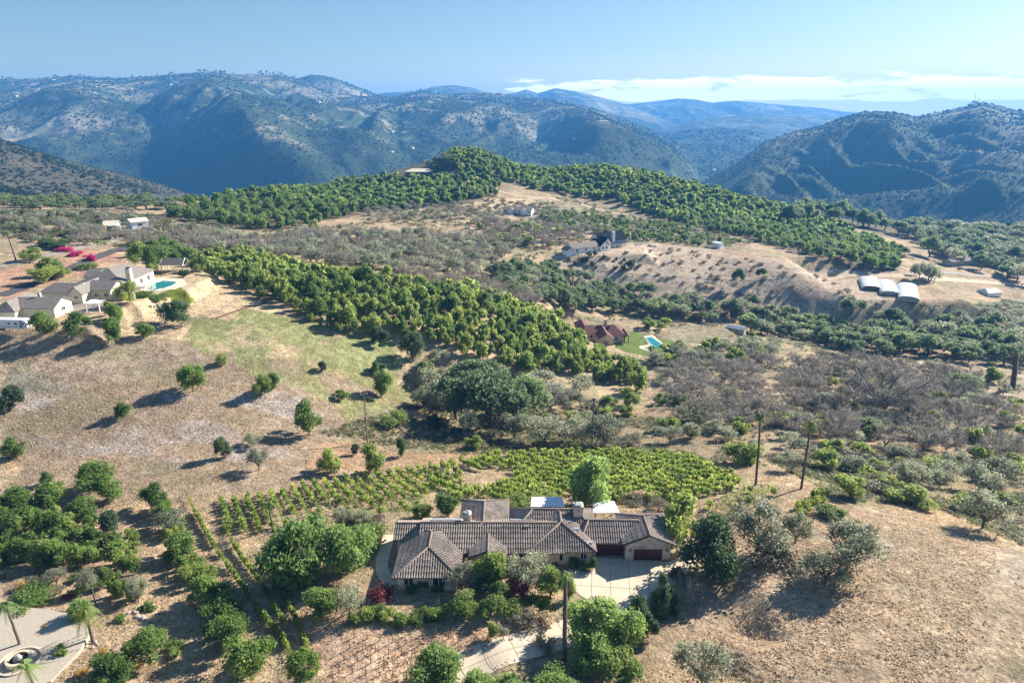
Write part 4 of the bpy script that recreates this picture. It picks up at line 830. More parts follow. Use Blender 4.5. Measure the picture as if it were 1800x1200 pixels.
def plant(kd, x, y, w_, h_, label, group=None, lod='mid', parts=False, z=None, rot=None, sink=.03):
    d = KINDS_[kd]; i = random.randrange(len(d['hi'])); z = float(ground(x, y)[0]) if z is None else z; rot = random.uniform(0, 6.28) if rot is None else rot
    if parts and d['tr'][i] is not None:
        e = empty(kd, (x, y, z - sink * h_), rot, label, d['cat'], group); e.scale = (w_ * random.uniform(.9, 1.1), w_ * random.uniform(.9, 1.1), h_)
        o = obj('trunk', None, None, e, me=d['tr'][i]); o = obj('crown', None, None, e, me=d['hi'][i]); return e
    o = obj(kd, None, None, me=d[lod][i]); o.location = (x, y, z - sink * h_); o.rotation_euler = (0, 0, rot); o.scale = (w_ * random.uniform(.85, 1.15), w_ * random.uniform(.85, 1.15), h_); return tag(o, label, d['cat'], group)
# ---- single plants one can point to: (kind, px, base py, width px, height px, label) in photo pixels
SP = [
 ('orchard_tree',335,694,48,54,'round bright green tree alone high on the brown slope'),
 ('orchard_tree',213,740,28,30,'small green tree with a long shadow on the ash-grey slope'),
 ('orchard_tree',456,704,38,42,'bushier of two green trees side by side on the mid slope'),
 ('orchard_tree',480,688,26,32,'slimmer of two green trees side by side on the mid slope'),
 ('orchard_tree',541,770,50,68,'tall green tree casting a broad shadow on the lower slope'),
 ('dark_tree',565,656,22,20,'small dark bush alone in the green grass of the slope'),
 ('dark_tree',664,612,34,40,'dark rounded tree at the upper edge of the green slope'),
 ('dark_tree',725,641,38,55,'tall dark tree just below the central orchard'),
 ('dark_tree',662,662,28,28,'low dark bush by the fork in the ravine scrub'),
 ('orchard_tree',670,702,36,50,'bright leafy tree above the tall utility pole'),
 ('dark_tree',306,577,50,48,'dark round tree below the left hill swimming pool'),
 ('orchard_tree',74,600,48,48,'dense tree just below the white travel trailer'),
 ('orchard_tree',137,603,42,44,'second tree from the trailer in the row under the hill house'),
 ('orchard_tree',197,612,42,50,'lower of two touching trees in the row under the hill house'),
 ('orchard_tree',198,580,38,44,'upper of two touching trees in the row under the hill house'),
 ('orchard_tree',252,598,36,28,'low spreading tree at the right end of the row under the hill house'),
 ('young_orchard_tree',221,536,34,42,'yellow green tree against the right end of the hill house'),
 ('orchard_tree',190,556,20,26,'small round tree beside the white slatted pergola'),
 ('dark_tree',12,730,46,48,'grey green round tree cut by the edge of the brown slope'),
 ('orchard_tree',22,808,44,40,'green round tree low at the edge of the brown slope'),
 ('young_orchard_tree',391,644,24,24,'small pale yellow tree at the border of the green grass'),
 ('dark_tree',392,808,32,42,'dark upright bush on the lower slope, left of a pair'),
 ('olive_tree',443,787,32,26,'low dull bush behind the grey one on the lower slope'),
 ('olive_tree',453,830,36,48,'grey green bush on the lower slope above the young vines'),
 ('young_orchard_tree',578,834,42,50,'bright green tree above the sparse vines'),
 ('young_orchard_tree',655,834,44,56,'bright green tree right of another above the sparse vines'),
 ('dark_tree',705,803,24,34,'small dark upright bush near the foot of the slope'),
 ('dark_tree',622,801,20,22,'tiny dark bush at the foot of the utility pole'),
 ('yellow_shrub',690,752,46,34,'lime green shrub right of the utility pole'),
 ('orchard_tree',600,702,26,16,'low dark weed clump in the green slope'),
 ('dark_tree',765,756,28,28,'dark small bush left of the silver olive'),
 ('olive_tree',823,772,36,58,'silvery narrow olive tree in front of the dark oaks'),
 ('young_orchard_tree',833,790,34,26,'yellow green bush at the foot of the silvery olive'),
 ('dark_tree',800,775,24,28,'dark small bush beside the silvery olive'),
 ('oak_tree',862,758,120,110,'largest dark oak in the ravine above the vineyard'),
 ('oak_tree',800,742,90,84,'dark oak left of the largest one in the ravine'),
 ('oak_tree',925,738,86,80,'dark oak right of the largest one in the ravine'),
 ('olive_tree',772,726,62,56,'grey green oak at the left end of the ravine thicket'),
 ('oak_tree',840,700,90,70,'dark oak behind the others in the ravine'),
 ('olive_tree',905,774,70,56,'olive toned tree at the lower ravine edge, nearest the silvery one'),
 ('olive_tree',958,786,80,60,'broad olive toned tree at the lower ravine edge'),
 ('olive_tree',1010,782,70,50,'dull green tree left of the pole behind the vineyard'),
 ('olive_tree',1064,788,72,62,'grey green tree just right of the pole behind the vineyard'),
 ('orchard_tree',1072,726,34,30,'small round green tree below the central orchard'),
 ('young_orchard_tree',1108,716,34,34,'yellow green small tree below the central orchard'),
 ('bare_tree',968,726,60,48,'bare grey tree leaning over the tan bank'),
 ('olive_tree',745,722,44,50,'pale green tree at the upper left of the ravine'),
 ('pepper_tree',1050,896,100,98,'big bright green weeping tree behind the house'),
 ('young_orchard_tree',1195,958,70,88,'yellow green tree just behind the garage end of the house'),
 ('orchard_tree',785,912,44,46,'round green tree touching the back roof of the house'),
 ('young_orchard_tree',742,914,34,28,'low yellow green tree behind the left roof of the house'),
 ('yellow_shrub',905,900,52,34,'yellow shrub behind the pyramid roof'),
 ('yellow_shrub',962,890,62,30,'long yellow shrub beside the larger white patio cover'),
 ('pepper_tree',524,1032,132,124,'huge bright green weeping tree left of the house'),
 ('pepper_tree',610,1010,98,92,'lighter weeping tree between the huge one and the house'),
 ('conifer',503,1032,52,60,'dark feathery tree at the foot of the huge weeping one'),
 ('yellow_shrub',650,962,70,34,'yellow green hedge shrub left of the house roof'),
 ('yellow_shrub',618,940,60,28,'low yellow shrub at the edge of the sparse vines'),
 ('olive_tree',600,930,40,38,'grey small olive behind the yellow shrub, left of its twin'),
 ('olive_tree',632,928,36,36,'grey small olive behind the yellow shrub, right of its twin'),
 ('orchard_tree',560,1095,74,56,'round dark green bush below the huge weeping tree'),
 ('olive_tree',612,1085,56,56,'feathery pale shrub between round bush and hedge'),
 ('red_shrub',671,1058,42,34,'dark red shrub by the left corner of the house'),
 ('red_shrub',908,1052,46,46,'reddish shrub in front of the house centre'),
 ('shrub',722,1042,20,24,'dark clipped shrub below the leftmost house window'),
 ('shrub',745,1040,20,32,'taller round shrub between the two left house windows'),
 ('shrub',766,1041,20,22,'dark clipped shrub below the second house window'),
 ('olive_tree',812,1044,60,56,'silvery leafy tree against the front of the house'),
 ('young_orchard_tree',856,1046,64,78,'bright yellow green tree by the entry gable'),
 ('dark_tree',840,1048,40,36,'dark shrub under the bright yellow green entry tree'),
 ('olive_tree',932,1036,88,56,'wide feathery shrub tree left of the drive court'),
 ('young_orchard_tree',968,1060,58,60,'leafy tree just behind the near palm trunk'),
 ('young_orchard_tree',1000,1060,34,58,'yellow green climber tree touching the near palm trunk'),
 ('orchard_tree',880,1062,44,36,'low green shrub under the reddish one'),
 ('shrub',968,992,20,18,'dark shrub beneath the blue-tinted window'),
 ('shrub',1011,1000,22,26,'round dark shrub right of the blue-tinted window'),
 ('shrub',1030,1004,22,20,'low green shrub at the right house corner'),
 ('dark_tree',1044,1002,16,26,'narrow dark shrub at the house corner by the garage'),
 ('orchard_tree',820,1088,62,44,'dense green shrub mass left of two in the front garden'),
 ('orchard_tree',862,1090,50,40,'dense green shrub mass right of two in the front garden'),
 ('yellow_shrub',905,1082,44,30,'yellow green low shrub in the front garden'),
 ('yellow_shrub',940,1078,50,26,'spreading light shrub on the bank above the drive'),
 ('olive_tree',885,1125,22,28,'small olive bush at the edge of the bare vines'),
 ('grey_shrub',925,1105,52,34,'brown green shrub on the bank beside the drive'),
 ('straw_grass',950,1100,50,32,'straw coloured grass clump on the bank beside the drive'),
 ('young_orchard_tree',862,1124,26,36,'thin bright tree in the bare vine plot'),
 ('grey_shrub',960,1142,34,36,'small grey bush in the bend of the drive'),
 ('pepper_tree',1068,1158,140,98,'large pale green weeping tree between drive and court'),
 ('pepper_tree',1108,1135,70,56,'right half weeping tree leaning over the drive court'),
 ('pepper_tree',1046,1192,90,60,'dark lower weeping tree at the foot of the near palm'),
 ('young_orchard_tree',1092,1218,88,60,'yellow green bush at the frame bottom by the weeping trees'),
 ('conifer',1163,1085,48,86,'slim dark fir beside the drive court'),
 ('conifer',1178,1082,52,56,'grey green short fir right of the slim one'),
 ('dark_tree',1120,1112,50,70,'dark broad evergreen left of the slim fir'),
 ('dark_tree',1140,1125,36,50,'dark evergreen below the broad one near the drive court'),
 ('dark_tree',1190,1024,32,28,'dark small shrub between court and tall cypress'),
 ('dead_shrub',1208,1068,60,62,'bare silver twig shrub by the firs'),
 ('cypress',1250,1030,116,134,'massive dark egg-shaped cypress right of the garage'),
 ('olive_tree',1340,982,112,102,'wide grey olive tree right of the massive cypress'),
 ('olive_tree',1402,962,56,66,'greener olive right of the wide grey one'),
 ('grey_shrub',1365,1000,90,30,'dry low scrub under the wide grey olive'),
 ('olive_tree',1500,1015,110,100,'spreading grey olive alone on the dry right field'),
 ('olive_tree',1458,1036,86,66,'lower silvery olive in front of the spreading one'),
 ('olive_tree',1238,1222,92,108,'wispy grey tree at the frame bottom on the dry field'),
 ('shrub',1470,914,46,26,'dense green shrub above the dry right field'),
 ('pepper_tree',762,1228,104,80,'green feathery tree at the frame bottom left of the lower drive'),
 ('pepper_tree',840,1250,74,64,'bright feathery tree in front of the lower drive'),
 ('pepper_tree',905,1258,88,60,'green low tree in front of the lower drive bend'),
 ('pepper_tree',975,1240,92,58,'round feathery tree below the drive'),
 ('grey_shrub',1110,890,46,30,'greyish shrub right of the big weeping tree behind the house'),
 ('straw_grass',1112,886,40,22,'tan ornamental grass behind the smaller patio cover'),
 ('straw_grass',1140,884,42,26,'tan ornamental grass nearest the yellow green garage tree'),
 ('grey_shrub',1160,900,36,34,'dark grey shrub left of the yellow green garage tree'),
 ('orchard_tree',80,852,28,26,'small dark tree at the top of the lower left grove'),
 ('orchard_tree',158,868,74,62,'tallest dark tree at the top of the lower left grove'),
 ('orchard_tree',180,886,68,54,'wide tree just below the tallest in the lower left grove'),
 ('orchard_tree',26,910,68,52,'dark tree against the frame edge in the grove top row'),
 ('orchard_tree',86,892,48,44,'medium tree in the grove top row'),
 ('orchard_tree',139,920,54,48,'grove tree below the tallest one'),
 ('orchard_tree',82,950,76,58,'broad grove tree in the second row'),
 ('orchard_tree',20,950,52,44,'grove tree at the frame edge in the second row'),
 ('dark_tree',194,942,46,50,'dark blue green grove tree on the grove right edge'),
 ('young_orchard_tree',145,966,52,46,'yellow green grove tree beneath the dark blue green one'),
 ('orchard_tree',32,990,62,50,'round grove tree in the third row at left'),
 ('orchard_tree',89,1004,70,58,'large grove tree in the third row'),
 ('young_orchard_tree',170,984,22,28,'tiny grove tree in the open gap'),
 ('young_orchard_tree',203,978,32,34,'small yellowish tree in the second column of the grove'),
 ('young_orchard_tree',224,1002,34,34,'small yellow tree at the edge of the open lane'),
 ('olive_tree',94,1032,42,34,'pale silvery small tree in the cactus garden'),
 ('orchard_tree',185,1036,30,46,'upright leafy small tree behind the cactus row'),
 ('orchard_tree',271,904,64,58,'top tree of the long lane column'),
 ('orchard_tree',286,918,42,40,'tree touching the top one of the lane column'),
 ('olive_tree',298,938,52,44,'greyish second tree of the lane column'),
 ('orchard_tree',317,988,70,56,'broad third tree of the lane column'),
 ('young_orchard_tree',334,1026,54,40,'yellowish fourth tree of the lane column'),
 ('orchard_tree',354,1072,72,66,'dark fifth tree of the lane column'),
 ('orchard_tree',388,1092,62,58,'green tree touching the dark fifth one of the lane column'),
 ('orchard_tree',396,1152,80,76,'bright lower tree of the lane column'),
 ('orchard_tree',434,1200,92,84,'lowest large tree of the lane column'),
 ('orchard_tree',527,1212,60,72,'green tree below the end of the long vine rows'),
 ('orchard_tree',252,1176,96,70,'wide open-crowned tree in the lower lane'),
 ('orchard_tree',190,1222,104,66,'tree cut by the frame bottom below the cactus bed'),
 ('dark_tree',455,960,0,0,''),
 ('pepper_tree',137,1098,44,50,'drooping yellow green tree by the gravel court'),
 ('golden_shrub',78,1110,15,16,'golden shrub left of the drooping tree'),
 ('golden_shrub',36,1036,20,20,'golden brown shrub in the cactus garden'),
 ('golden_shrub',146,1185,16,14,'upper golden cactus clump by the gravel court'),
 ('golden_shrub',134,1192,18,16,'lower golden cactus clump by the gravel court'),
 ('golden_shrub',178,1150,16,14,'golden cactus clump on the cactus bed slope'),
 ('shrub',50,1062,62,30,'dark green low hedge beside the gravel court'),
 ('shrub',30,1080,50,22,'dark shrub in front of the low hedge by the gravel court'),
 ('red_shrub',116,1054,18,14,'small dark red shrub in the cactus garden'),
 ('olive_tree',240,1062,34,58,'slim tree nearest the stone wall, right end of the small tree row'),
 ('orchard_tree',208,1058,26,44,'slim small tree second from the right in the small tree row'),
 ('orchard_tree',196,1050,16,36,'thinnest tree of the small tree row'),
 ('olive_tree',153,1045,34,54,'spiky dark cactus-like tree left in the small tree row'),
 ('orchard_tree',228,1058,22,40,'short tree inside the small tree row'),
 ('young_orchard_tree',50,460,38,24,'yellow green round tree in the left orchard field'),
 ('young_orchard_tree',74,500,50,34,'yellow green tree left of the hill house'),
 ('orchard_tree',84,488,34,34,'greener round tree behind the yellow one left of the hill house'),
 ('young_orchard_tree',104,490,34,22,'light shrub tree beside the road behind the hill house'),
 ('orchard_tree',245,472,40,46,'tall green tree behind the chimney of the hill house'),
 ('orchard_tree',267,480,44,52,'dark green tree left of the white pavilion'),
 ('young_orchard_tree',265,484,24,28,'small lime tree left of the white pavilion'),
 ('young_orchard_tree',347,478,34,28,'lime green tree right of the white pavilion'),
 ('yellow_shrub',146,474,32,14,'yellow flowering hedge behind the hill house roof'),
 ('flowering_shrub',112,442,24,12,'left magenta bougainvillea clump by the road'),
 ('flowering_shrub',130,450,26,11,'middle magenta bougainvillea clump by the road'),
 ('flowering_shrub',156,458,20,16,'brightest magenta bougainvillea mound by the road'),
 ('dark_tree',70,436,50,14,'blue green hedge on the bank below the left orchard, left length'),
 ('dark_tree',92,440,44,12,'blue green hedge on the bank below the left orchard, right length'),
 ('shrub',275,528,34,12,'clipped dark hedge below the pool'),
 ('shrub',247,524,30,14,'dark hedge behind the yellow tree at the hill house'),
 ('dark_tree',322,488,20,14,'dark round shrub at the pool end'),
 ('bare_tree',1570,738,150,104,'largest grey leafless oak in the right scrub'),
 ('oak_tree',1530,770,50,40,'dark green oak in the shade left of the largest leafless one'),
 ('dark_tree',1498,628,60,34,'dark oak at the rim of the right scrub'),
 ('young_orchard_tree',1468,828,52,34,'yellow green shrub mass in the right scrub'),
 ('young_orchard_tree',1522,806,28,28,'bright round shrub beside the yellow mass'),
 ('young_orchard_tree',1500,880,60,44,'yellow brown shrub at the top edge of the dry field'),
 ('olive_tree',1606,872,62,66,'dull green open tree at the top edge of the dry field'),
 ('young_orchard_tree',1605,890,80,34,'yellow shrub under the dull green open tree'),
 ('olive_tree',1740,935,86,82,'grey tree with yellowed twigs at the right frame side'),
 ('yellow_shrub',1720,905,70,40,'yellow green brush left of the grey tree at the right side'),
 ('olive_tree',1762,850,60,50,'round dull shrub at the right frame side'),
 ('young_orchard_tree',1780,838,36,30,'bright shrub at the right frame side'),
 ('olive_tree',1730,870,66,58,'wide dull shrub above the yellow green brush'),
 ('oak_tree',1700,690,50,36,'dark green shrub in the right scrub near the thick palm'),
 ('young_orchard_tree',1745,672,44,30,'bright green shrub left of the thick palm'),
 ('olive_tree',1180,780,44,36,'grey bush at the upper vineyard edge'),
 ('olive_tree',1215,774,36,34,'grey bush right of another at the upper vineyard edge'),
 ('dark_tree',1216,770,22,20,'small dark bush behind the grey ones at the vineyard edge'),
 ('young_orchard_tree',1310,815,60,40,'yellow brown brush between the vineyard and the tall palms'),
 ('olive_tree',1395,830,46,40,'grey brush behind the right one of the tall palms'),
 ('oak_tree',1298,505,22,34,'dark lone tree on the bare hill face'),
 ('oak_tree',1340,494,20,22,'small dull tree on the bare hill face'),
 ('dark_tree',1110,476,18,18,'dark bush below the farmhouse track'),
 ('oak_tree',1046,455,12,16,'little tree under the farmhouse wall'),
 ('young_orchard_tree',552,412,20,26,'lone lime tree on the mid hill'),
]
for kd, px, py, wp, hp, lb in SP:
    if not wp: continue
    g_ = G(px, min(py, 1198) if py <= 1198 else py)
    if g_ is None: continue
    s_ = depth(g_) / FPX; parts = py > 640 or wp > 60
    dep = 37. * math.pi / 180
    if kd in ('yellow_shrub', 'shrub', 'grey_shrub', 'red_shrub', 'golden_shrub', 'straw_grass', 'flowering_shrub'): hh = hp * s_ * .85; yo = wp * s_ * .25
    else: hh = hp * s_ * .98; yo = wp * s_ * .22
    if px < 470 and py > 842 and 'orchard' in kd: wp *= .86; hh *= .9
    x_, y_ = g_.x, g_.y + yo
    plant(kd, x_, y_, wp * s_ * 1.04, hh * 1.04, lb, None, 'hi', parts, z=float(ground(x_, y_)[0]))
# ---- masses
TAKEN = []
def scatter(poly, kinds, n, size, ratio, label, group, spacing, names=None, stuffname=None, maxn=300, jit=.35, row=None, dens=None, seed=1, lod='mid', back=0):
    """fill a patch of ground with separate trees; beyond maxn (the farthest ones) they go into one mass"""
    pw = wpoly(poly); rg = np.random.default_rng(seed); xs = [p[0] for p in pw]; ys = [p[1] for p in pw]; sp = spacing
    if row is None: row = rg.uniform(0, 1.5)
    cx, cy = np.mean(xs), np.mean(ys); R = math.hypot(max(xs) - min(xs), max(ys) - min(ys)) / 2 + sp
    k = int(R / sp) + 1; a, b_ = np.meshgrid(np.arange(-k, k + 1), np.arange(-k, k + 1)); a = (a * sp + rg.normal(0, jit * sp, a.shape)).ravel(); b_ = (b_ * sp + rg.normal(0, jit * sp, b_.shape)).ravel()
    X = cx + a * math.cos(row) - b_ * math.sin(row); Y = cy + a * math.sin(row) + b_ * math.cos(row); ok = (inpoly(X, Y, pw) | inpoly(X, Y - back, pw)) & (Y > 60); X, Y = X[ok], Y[ok]
    if dens is not None: ok = (fbm(X / dens[0], Y / dens[0], 3, seed + 50) > dens[1]); X, Y = X[ok], Y[ok]
    if len(X) > n: q = rg.permutation(len(X))[:n]; X, Y = X[q], Y[q]
    ok = np.ones(len(X), bool)
    for (cx_, cy_, hx, hy, z_, fo) in PADS: ok &= ~((np.abs(X - cx_) < hx * .92) & (np.abs(Y - cy_) < hy * .92))
    X, Y = X[ok], Y[ok]; Z = ground(X, Y); o_ = np.argsort(np.hypot(X, Y)); return X[o_], Y[o_], Z[o_], rg
def mass(name, label, cat, group, kd, X, Y, Z, Wd, H_, rg, mt=None):
    """many plants as one object, each with its own shade"""
    m_ = M(); var = []; src = KINDS_[kd]['lo']
    for q in range(len(src)):
        sel = np.nonzero(np.arange(len(X)) % len(src) == q)[0]
        if not len(sel): continue
        V, F = src[q]; th = rg.uniform(0, 6.28, len(sel)); c, s = np.cos(th), np.sin(th)
        W_ = Wd[sel][:, None]; P_ = np.stack([X[sel][:, None] + (V[None, :, 0] * c[:, None] - V[None, :, 1] * s[:, None]) * W_, Y[sel][:, None] + (V[None, :, 0] * s[:, None] + V[None, :, 1] * c[:, None]) * W_, Z[sel][:, None] + (V[None, :, 2] - .05) * H_[sel][:, None]], -1)
        m_.add(P_.reshape(-1, 3), (F[None] + (np.arange(len(sel)) * len(V))[:, None, None]).reshape(-1, F.shape[1])); var.append(np.repeat(rg.random(len(sel)), len(V)))
    o = obj(name, m_, [mt or MAT['leaf_green']], var=np.concatenate(var)); return tag(o, label, cat, group, 'stuff')
def locrown(n, seed, leaf, shape='round', k=6):
    c = crown(n, seed, shape, k, leaf, False); V = np.concatenate(c.v); F = np.concatenate([f for f, _, _ in c.f]); return V, F
KINDS_['orchard_tree']['lo'] = [locrown(70, 40 + i, .30) for i in range(4)]
KINDS_['oak_tree']['lo'] = [locrown(90, 60 + i, .26, 'wide', 8) for i in range(4)]
def octa():
    r = np.random.default_rng(3); out = []
    for i in range(5):
        V = np.array([(math.cos(a) * .5, math.sin(a) * .5, .12) for a in np.linspace(0, 6.28, 6)[:-1]] + [(math.cos(a) * .34, math.sin(a) * .34, .62) for a in np.linspace(.6, 6.88, 6)[:-1]]) * (1 + r.uniform(-.25, .25, (10, 1))); V = np.r_[V, [(0, 0, .95), (0, 0, 0)]]
        F = []
        for j in range(5): k = (j + 1) % 5; F += [(j, k, 5 + j), (k, 5 + k, 5 + j), (5 + j, 5 + k, 10)]
        out.append((V, np.array(F)))
    return out
KINDS_['bush_far'] = dict(lo=octa())
def ordi(k): return '%d%s' % (k, 'th' if 10 < k % 100 < 14 else {1: 'st', 2: 'nd', 3: 'rd'}.get(k % 10, 'th'))
def ranks(X, Y, Z, label, per=16):
    """one label each: nearest row first, then counted from the left"""
    X, Y, Z = map(np.asarray, (X, Y, Z)); d = Y * math.cos(PITCH) + (CAMH - Z) * math.sin(PITCH); u = X / d; v = ((CAMH - Z) * math.cos(PITCH) - Y * math.sin(PITCH)) / d
    o_ = np.argsort(-v); out = [None] * len(X)
    for r in range(0, len(o_), per):
        rr = sorted(o_[r:r + per], key=lambda i: u[i])
        for c, i in enumerate(rr): out[i] = '%s, %s from left, %s row from front' % (label, ordi(c + 1), ordi(r // per + 1))
    return out
def grove(poly, kd, spacing, w_, h_, label, group, n=300, seed=1, jit=.3, row=None, dens=None, mixk=None, stuff=None, mt=None, lod='mid', wj=.25, back=0, name=None, mixname=None):
    X, Y, Z, rg = scatter(poly, None, 5000, 0, 0, '', '', spacing, jit=jit, row=row, dens=dens, seed=seed, back=back)
    labs = ranks(X[:n], Y[:n], Z[:n], label)
    for i in range(min(n, len(X))):
        k = kd
        if mixk and rg.random() < mixk[1]: k = mixk[0]
        s_ = 1 + rg.normal(0, wj * .5); s_ = max(.5, min(1.6, s_)); o = plant(k, float(X[i]), float(Y[i]), w_ * s_, h_ * s_ * rg.uniform(.85, 1.15), labs[i], group, lod, z=float(Z[i])); o.name = (name or k) if k == kd else (mixname or k)
    if stuff and len(X) > n:
        q = slice(n, None); k = len(X) - n; mass(stuff[0], stuff[1], 'grove', None, 'orchard_tree', X[q], Y[q], Z[q], w_ * rg.uniform(.8, 1.3, k), h_ * rg.uniform(.8, 1.25, k), rg, MAT[mt or 'leaf_green'])
    print('grove', group, len(X))
g = grove
g([(335,458),(420,452),(480,462),(560,490),(640,498),(720,508),(840,516),(950,556),(1060,630),(1122,658),(1135,690),(1060,672),(960,662),(870,655),(780,618),(700,600),(610,590),(560,580),(500,545),(430,515),(385,492)],
  'young_orchard_tree', 4.9, 5.3, 7.0, 'central grove tree', 'trees of the bright central grove', 300, 11, .2, .75, None, ('orchard_tree', .38), ('grove_back', 'far back rows of the bright central grove'), 'leaf_yellow', wj=.45)
g([(300,385),(330,362),(470,342),(600,330),(690,326),(790,327),(860,322),(880,345),(780,362),(640,374),(560,392),(480,408),(420,402),(330,392)],
  'orchard_tree', 9.0, 8.0, 8.2, 'left ridge grove tree', 'ridge grove trees, left', 140, 12, .15, .4, None, None, ('ridge_grove', 'far rows of the grove on the left ridge below the hilltop house'), back=25, name='avocado_tree')
g([(775,300),(782,276),(860,276),(905,300),(960,304),(1060,302),(1200,334),(1300,362),(1400,384),(1500,408),(1590,448),(1580,478),(1500,474),(1400,444),(1300,418),(1200,398),(1080,356),(960,336),(880,320)],
  'orchard_tree', 9.4, 8.2, 8.0, 'right flank grove tree', 'ridge grove trees, right', 190, 13, .17, .5, None, ('oak_tree', .3), ('hillside_grove', 'far rows of the large grove on the right flank of the hill'), back=45, name='avocado_tree', mixname='shade_oak')
g([(300,400),(460,432),(560,402),(640,380),(780,368),(850,385),(905,450),(880,490),(760,492),(640,478),(480,455),(330,440)],
  'sparse_tree', 8.5, 8.4, 7.2, 'thin middle hill tree', 'thin trees of the middle hill', 260, 14, .3, None, None, ('olive_tree', .45), name='scrub_tree', mixname='scrub_oak')  # the mixed-in trees are the olive_tree kind, not oaks
g([(860,486),(940,472),(1010,486),(1080,508),(1180,530),(1250,538),(1400,548),(1560,560),(1700,572),(1810,590),(1810,650),(1650,632),(1500,618),(1400,598),(1310,585),(1290,566),(1180,566),(1110,552),(1050,548),(1000,552),(950,536),(880,520)],
  'oak_tree', 9, 11.0, 9.0, 'valley belt oak', 'oaks of the valley belt', 230, 15, .25, None, None, ('olive_tree', .22))
g([(640,500),(760,494),(880,500),(960,540),(880,545),(760,520)], 'sparse_tree', 7, 8, 7.5, 'straggly tree above the central grove', 'straggly trees above the central grove', 50, 16)
g([(1150,652),(1240,634),(1330,640),(1450,628),(1560,640),(1690,660),(1760,700),(1800,760),(1790,830),(1700,810),(1560,800),(1420,785),(1330,762),(1240,760),(1170,730)],
  'bare_tree', 8.2, 8.4, 6.4, 'leafless right scrub tree', 'leafless trees of the right scrub', 240, 17, .3, None, None, ('sparse_tree', .35))
g([(1150,652),(1450,628),(1800,690),(1800,850),(1560,860),(1330,800),(1170,760)], 'olive_tree', 9.5, 6, 4.2, 'dull shrub among the leafless trees', 'dull shrubs of the right scrub', 120, 18, .4, None, (40, -.1), ('young_orchard_tree', .3))
g([(1420,800),(1600,790),(1800,840),(1800,900),(1700,880),(1640,890),(1480,870),(1410,840)], 'grey_shrub', 5, 5, 2.6, 'dry shrub above the right field', 'dry shrubs over the right field', 70, 19, .35, None, (20, -.15), ('yellow_shrub', .3))
g([(930,338),(1080,364),(1200,400),(1330,430),(1250,436),(1130,424),(1060,412),(1000,402),(950,385),(975,362),(900,348)], 'orchard_tree', 7.0, 4.8, 4.0, 'young orchard tree behind the farmhouse', 'young orchard behind the farmhouse', 270, 20, .2, mixk=('olive_tree', .3), name='young_avocado', mixname='scrub_oak')  # olive_tree kind mixed among the young orchard trees, no oaks
g([(830,392),(880,388),(1000,404),(1050,410),(990,430),(900,445),(850,420)], 'sparse_tree', 7.5, 7, 6, 'thin tree below the ranch house', 'thin trees below the ranch house', 90, 21, .3, None, None, ('young_orchard_tree', .25))
g([(1590,400),(1700,395),(1810,392),(1810,500),(1760,492),(1700,465),(1640,470),(1620,440)], 'oak_tree', 14, 16, 12, 'far right wood tree', 'far wood on the right', 120, 22, .3, None, None, ('olive_tree', .3))
g([(1530,560),(1620,540),(1700,536),(1810,540),(1810,600),(1700,580),(1600,570)], 'olive_tree', 9, 9, 6, 'scrub tree below the greenhouses', 'scrub trees below the greenhouses', 90, 23, .3)
g([(1380,395),(1450,388),(1560,410),(1600,420),(1590,392),(1500,380),(1420,372)], 'oak_tree', 14, 17, 17, 'tall skyline eucalyptus', 'eucalyptus on the skyline', 22, 24, .3)
g([(1600,470),(1660,478),(1640,500),(1610,496)], 'olive_tree', 7, 9, 11, 'airy tree above the greenhouses', 'airy trees above the greenhouses', 9, 25)
g([(0,375),(120,370),(240,372),(300,390),(290,425),(200,430),(60,425),(0,410)], 'olive_tree', 11, 7, 4.6, 'grey shrub behind the left cottages', 'dry shrubs behind the cottages', 110, 26, .35, None, (60, -.25), ('sparse_tree', .4))
g([(100,408),(180,412),(300,414),(440,425),(470,440),(330,452),(240,440),(120,430)], 'sparse_tree', 9, 6.5, 5.5, 'pruned old left orchard tree', 'pruned trees of the old left orchard', 80, 27, .25)
g([(225,440),(300,440),(340,455),(345,470),(300,462),(240,455)], 'orchard_tree', 6.5, 7.5, 6.5, 'clump tree behind the white pavilion', 'clump behind the pavilion', 20, 28)
g([(0,356),(120,352),(230,356),(330,358),(300,372),(0,370)], 'oak_tree', 13, 12, 7, 'dark rim tree behind the left orchard', 'rim trees on the left', 80, 29, .35)
g([(1120,650),(1180,610),(1260,615),(1330,600),(1380,612),(1340,640),(1200,640),(1150,655)], 'olive_tree', 7, 7.5, 5.5, 'green tree around the sandy paddock', 'trees around the paddock', 60, 30, .3, None, None, ('young_orchard_tree', .4))
g([(1130,575),(1180,570),(1190,585),(1150,588)], 'young_orchard_tree', 6, 6, 4, 'bright shrub behind the pool lawn', 'bright shrubs of the pool lawn', 14, 31)
g([(700,660),(760,640),(860,668),(960,680),(1040,690),(1000,705),(900,700),(780,700)], 'oak_tree', 7.5, 8.5, 7, 'dark tree below the central grove', 'dark trees below the central grove', 45, 33, .3, None, None, ('olive_tree', .4))
g([(760,780),(860,772),(1000,782),(1180,770),(1230,780),(1100,792),(900,795)], 'grey_shrub', 5, 4, 2.2, 'dry shrub above the vineyard', 'dry shrubs above the vineyard', 55, 34, .4, None, (15, -.1))
g([(960,470),(1250,470),(1520,520),(1500,545),(1150,525),(980,490)], 'sparse_tree', 22, 4.5, 4, 'thin bush on the tan hill face', 'bushes of the bare hill face', 40, 35, .4)
g([(990,452),(1060,450),(1130,462),(1120,480),(1000,470)], 'dark_tree', 6, 4, 2.6, 'low bush below the farmhouse', 'bushes below the farmhouse', 30, 36, .35)
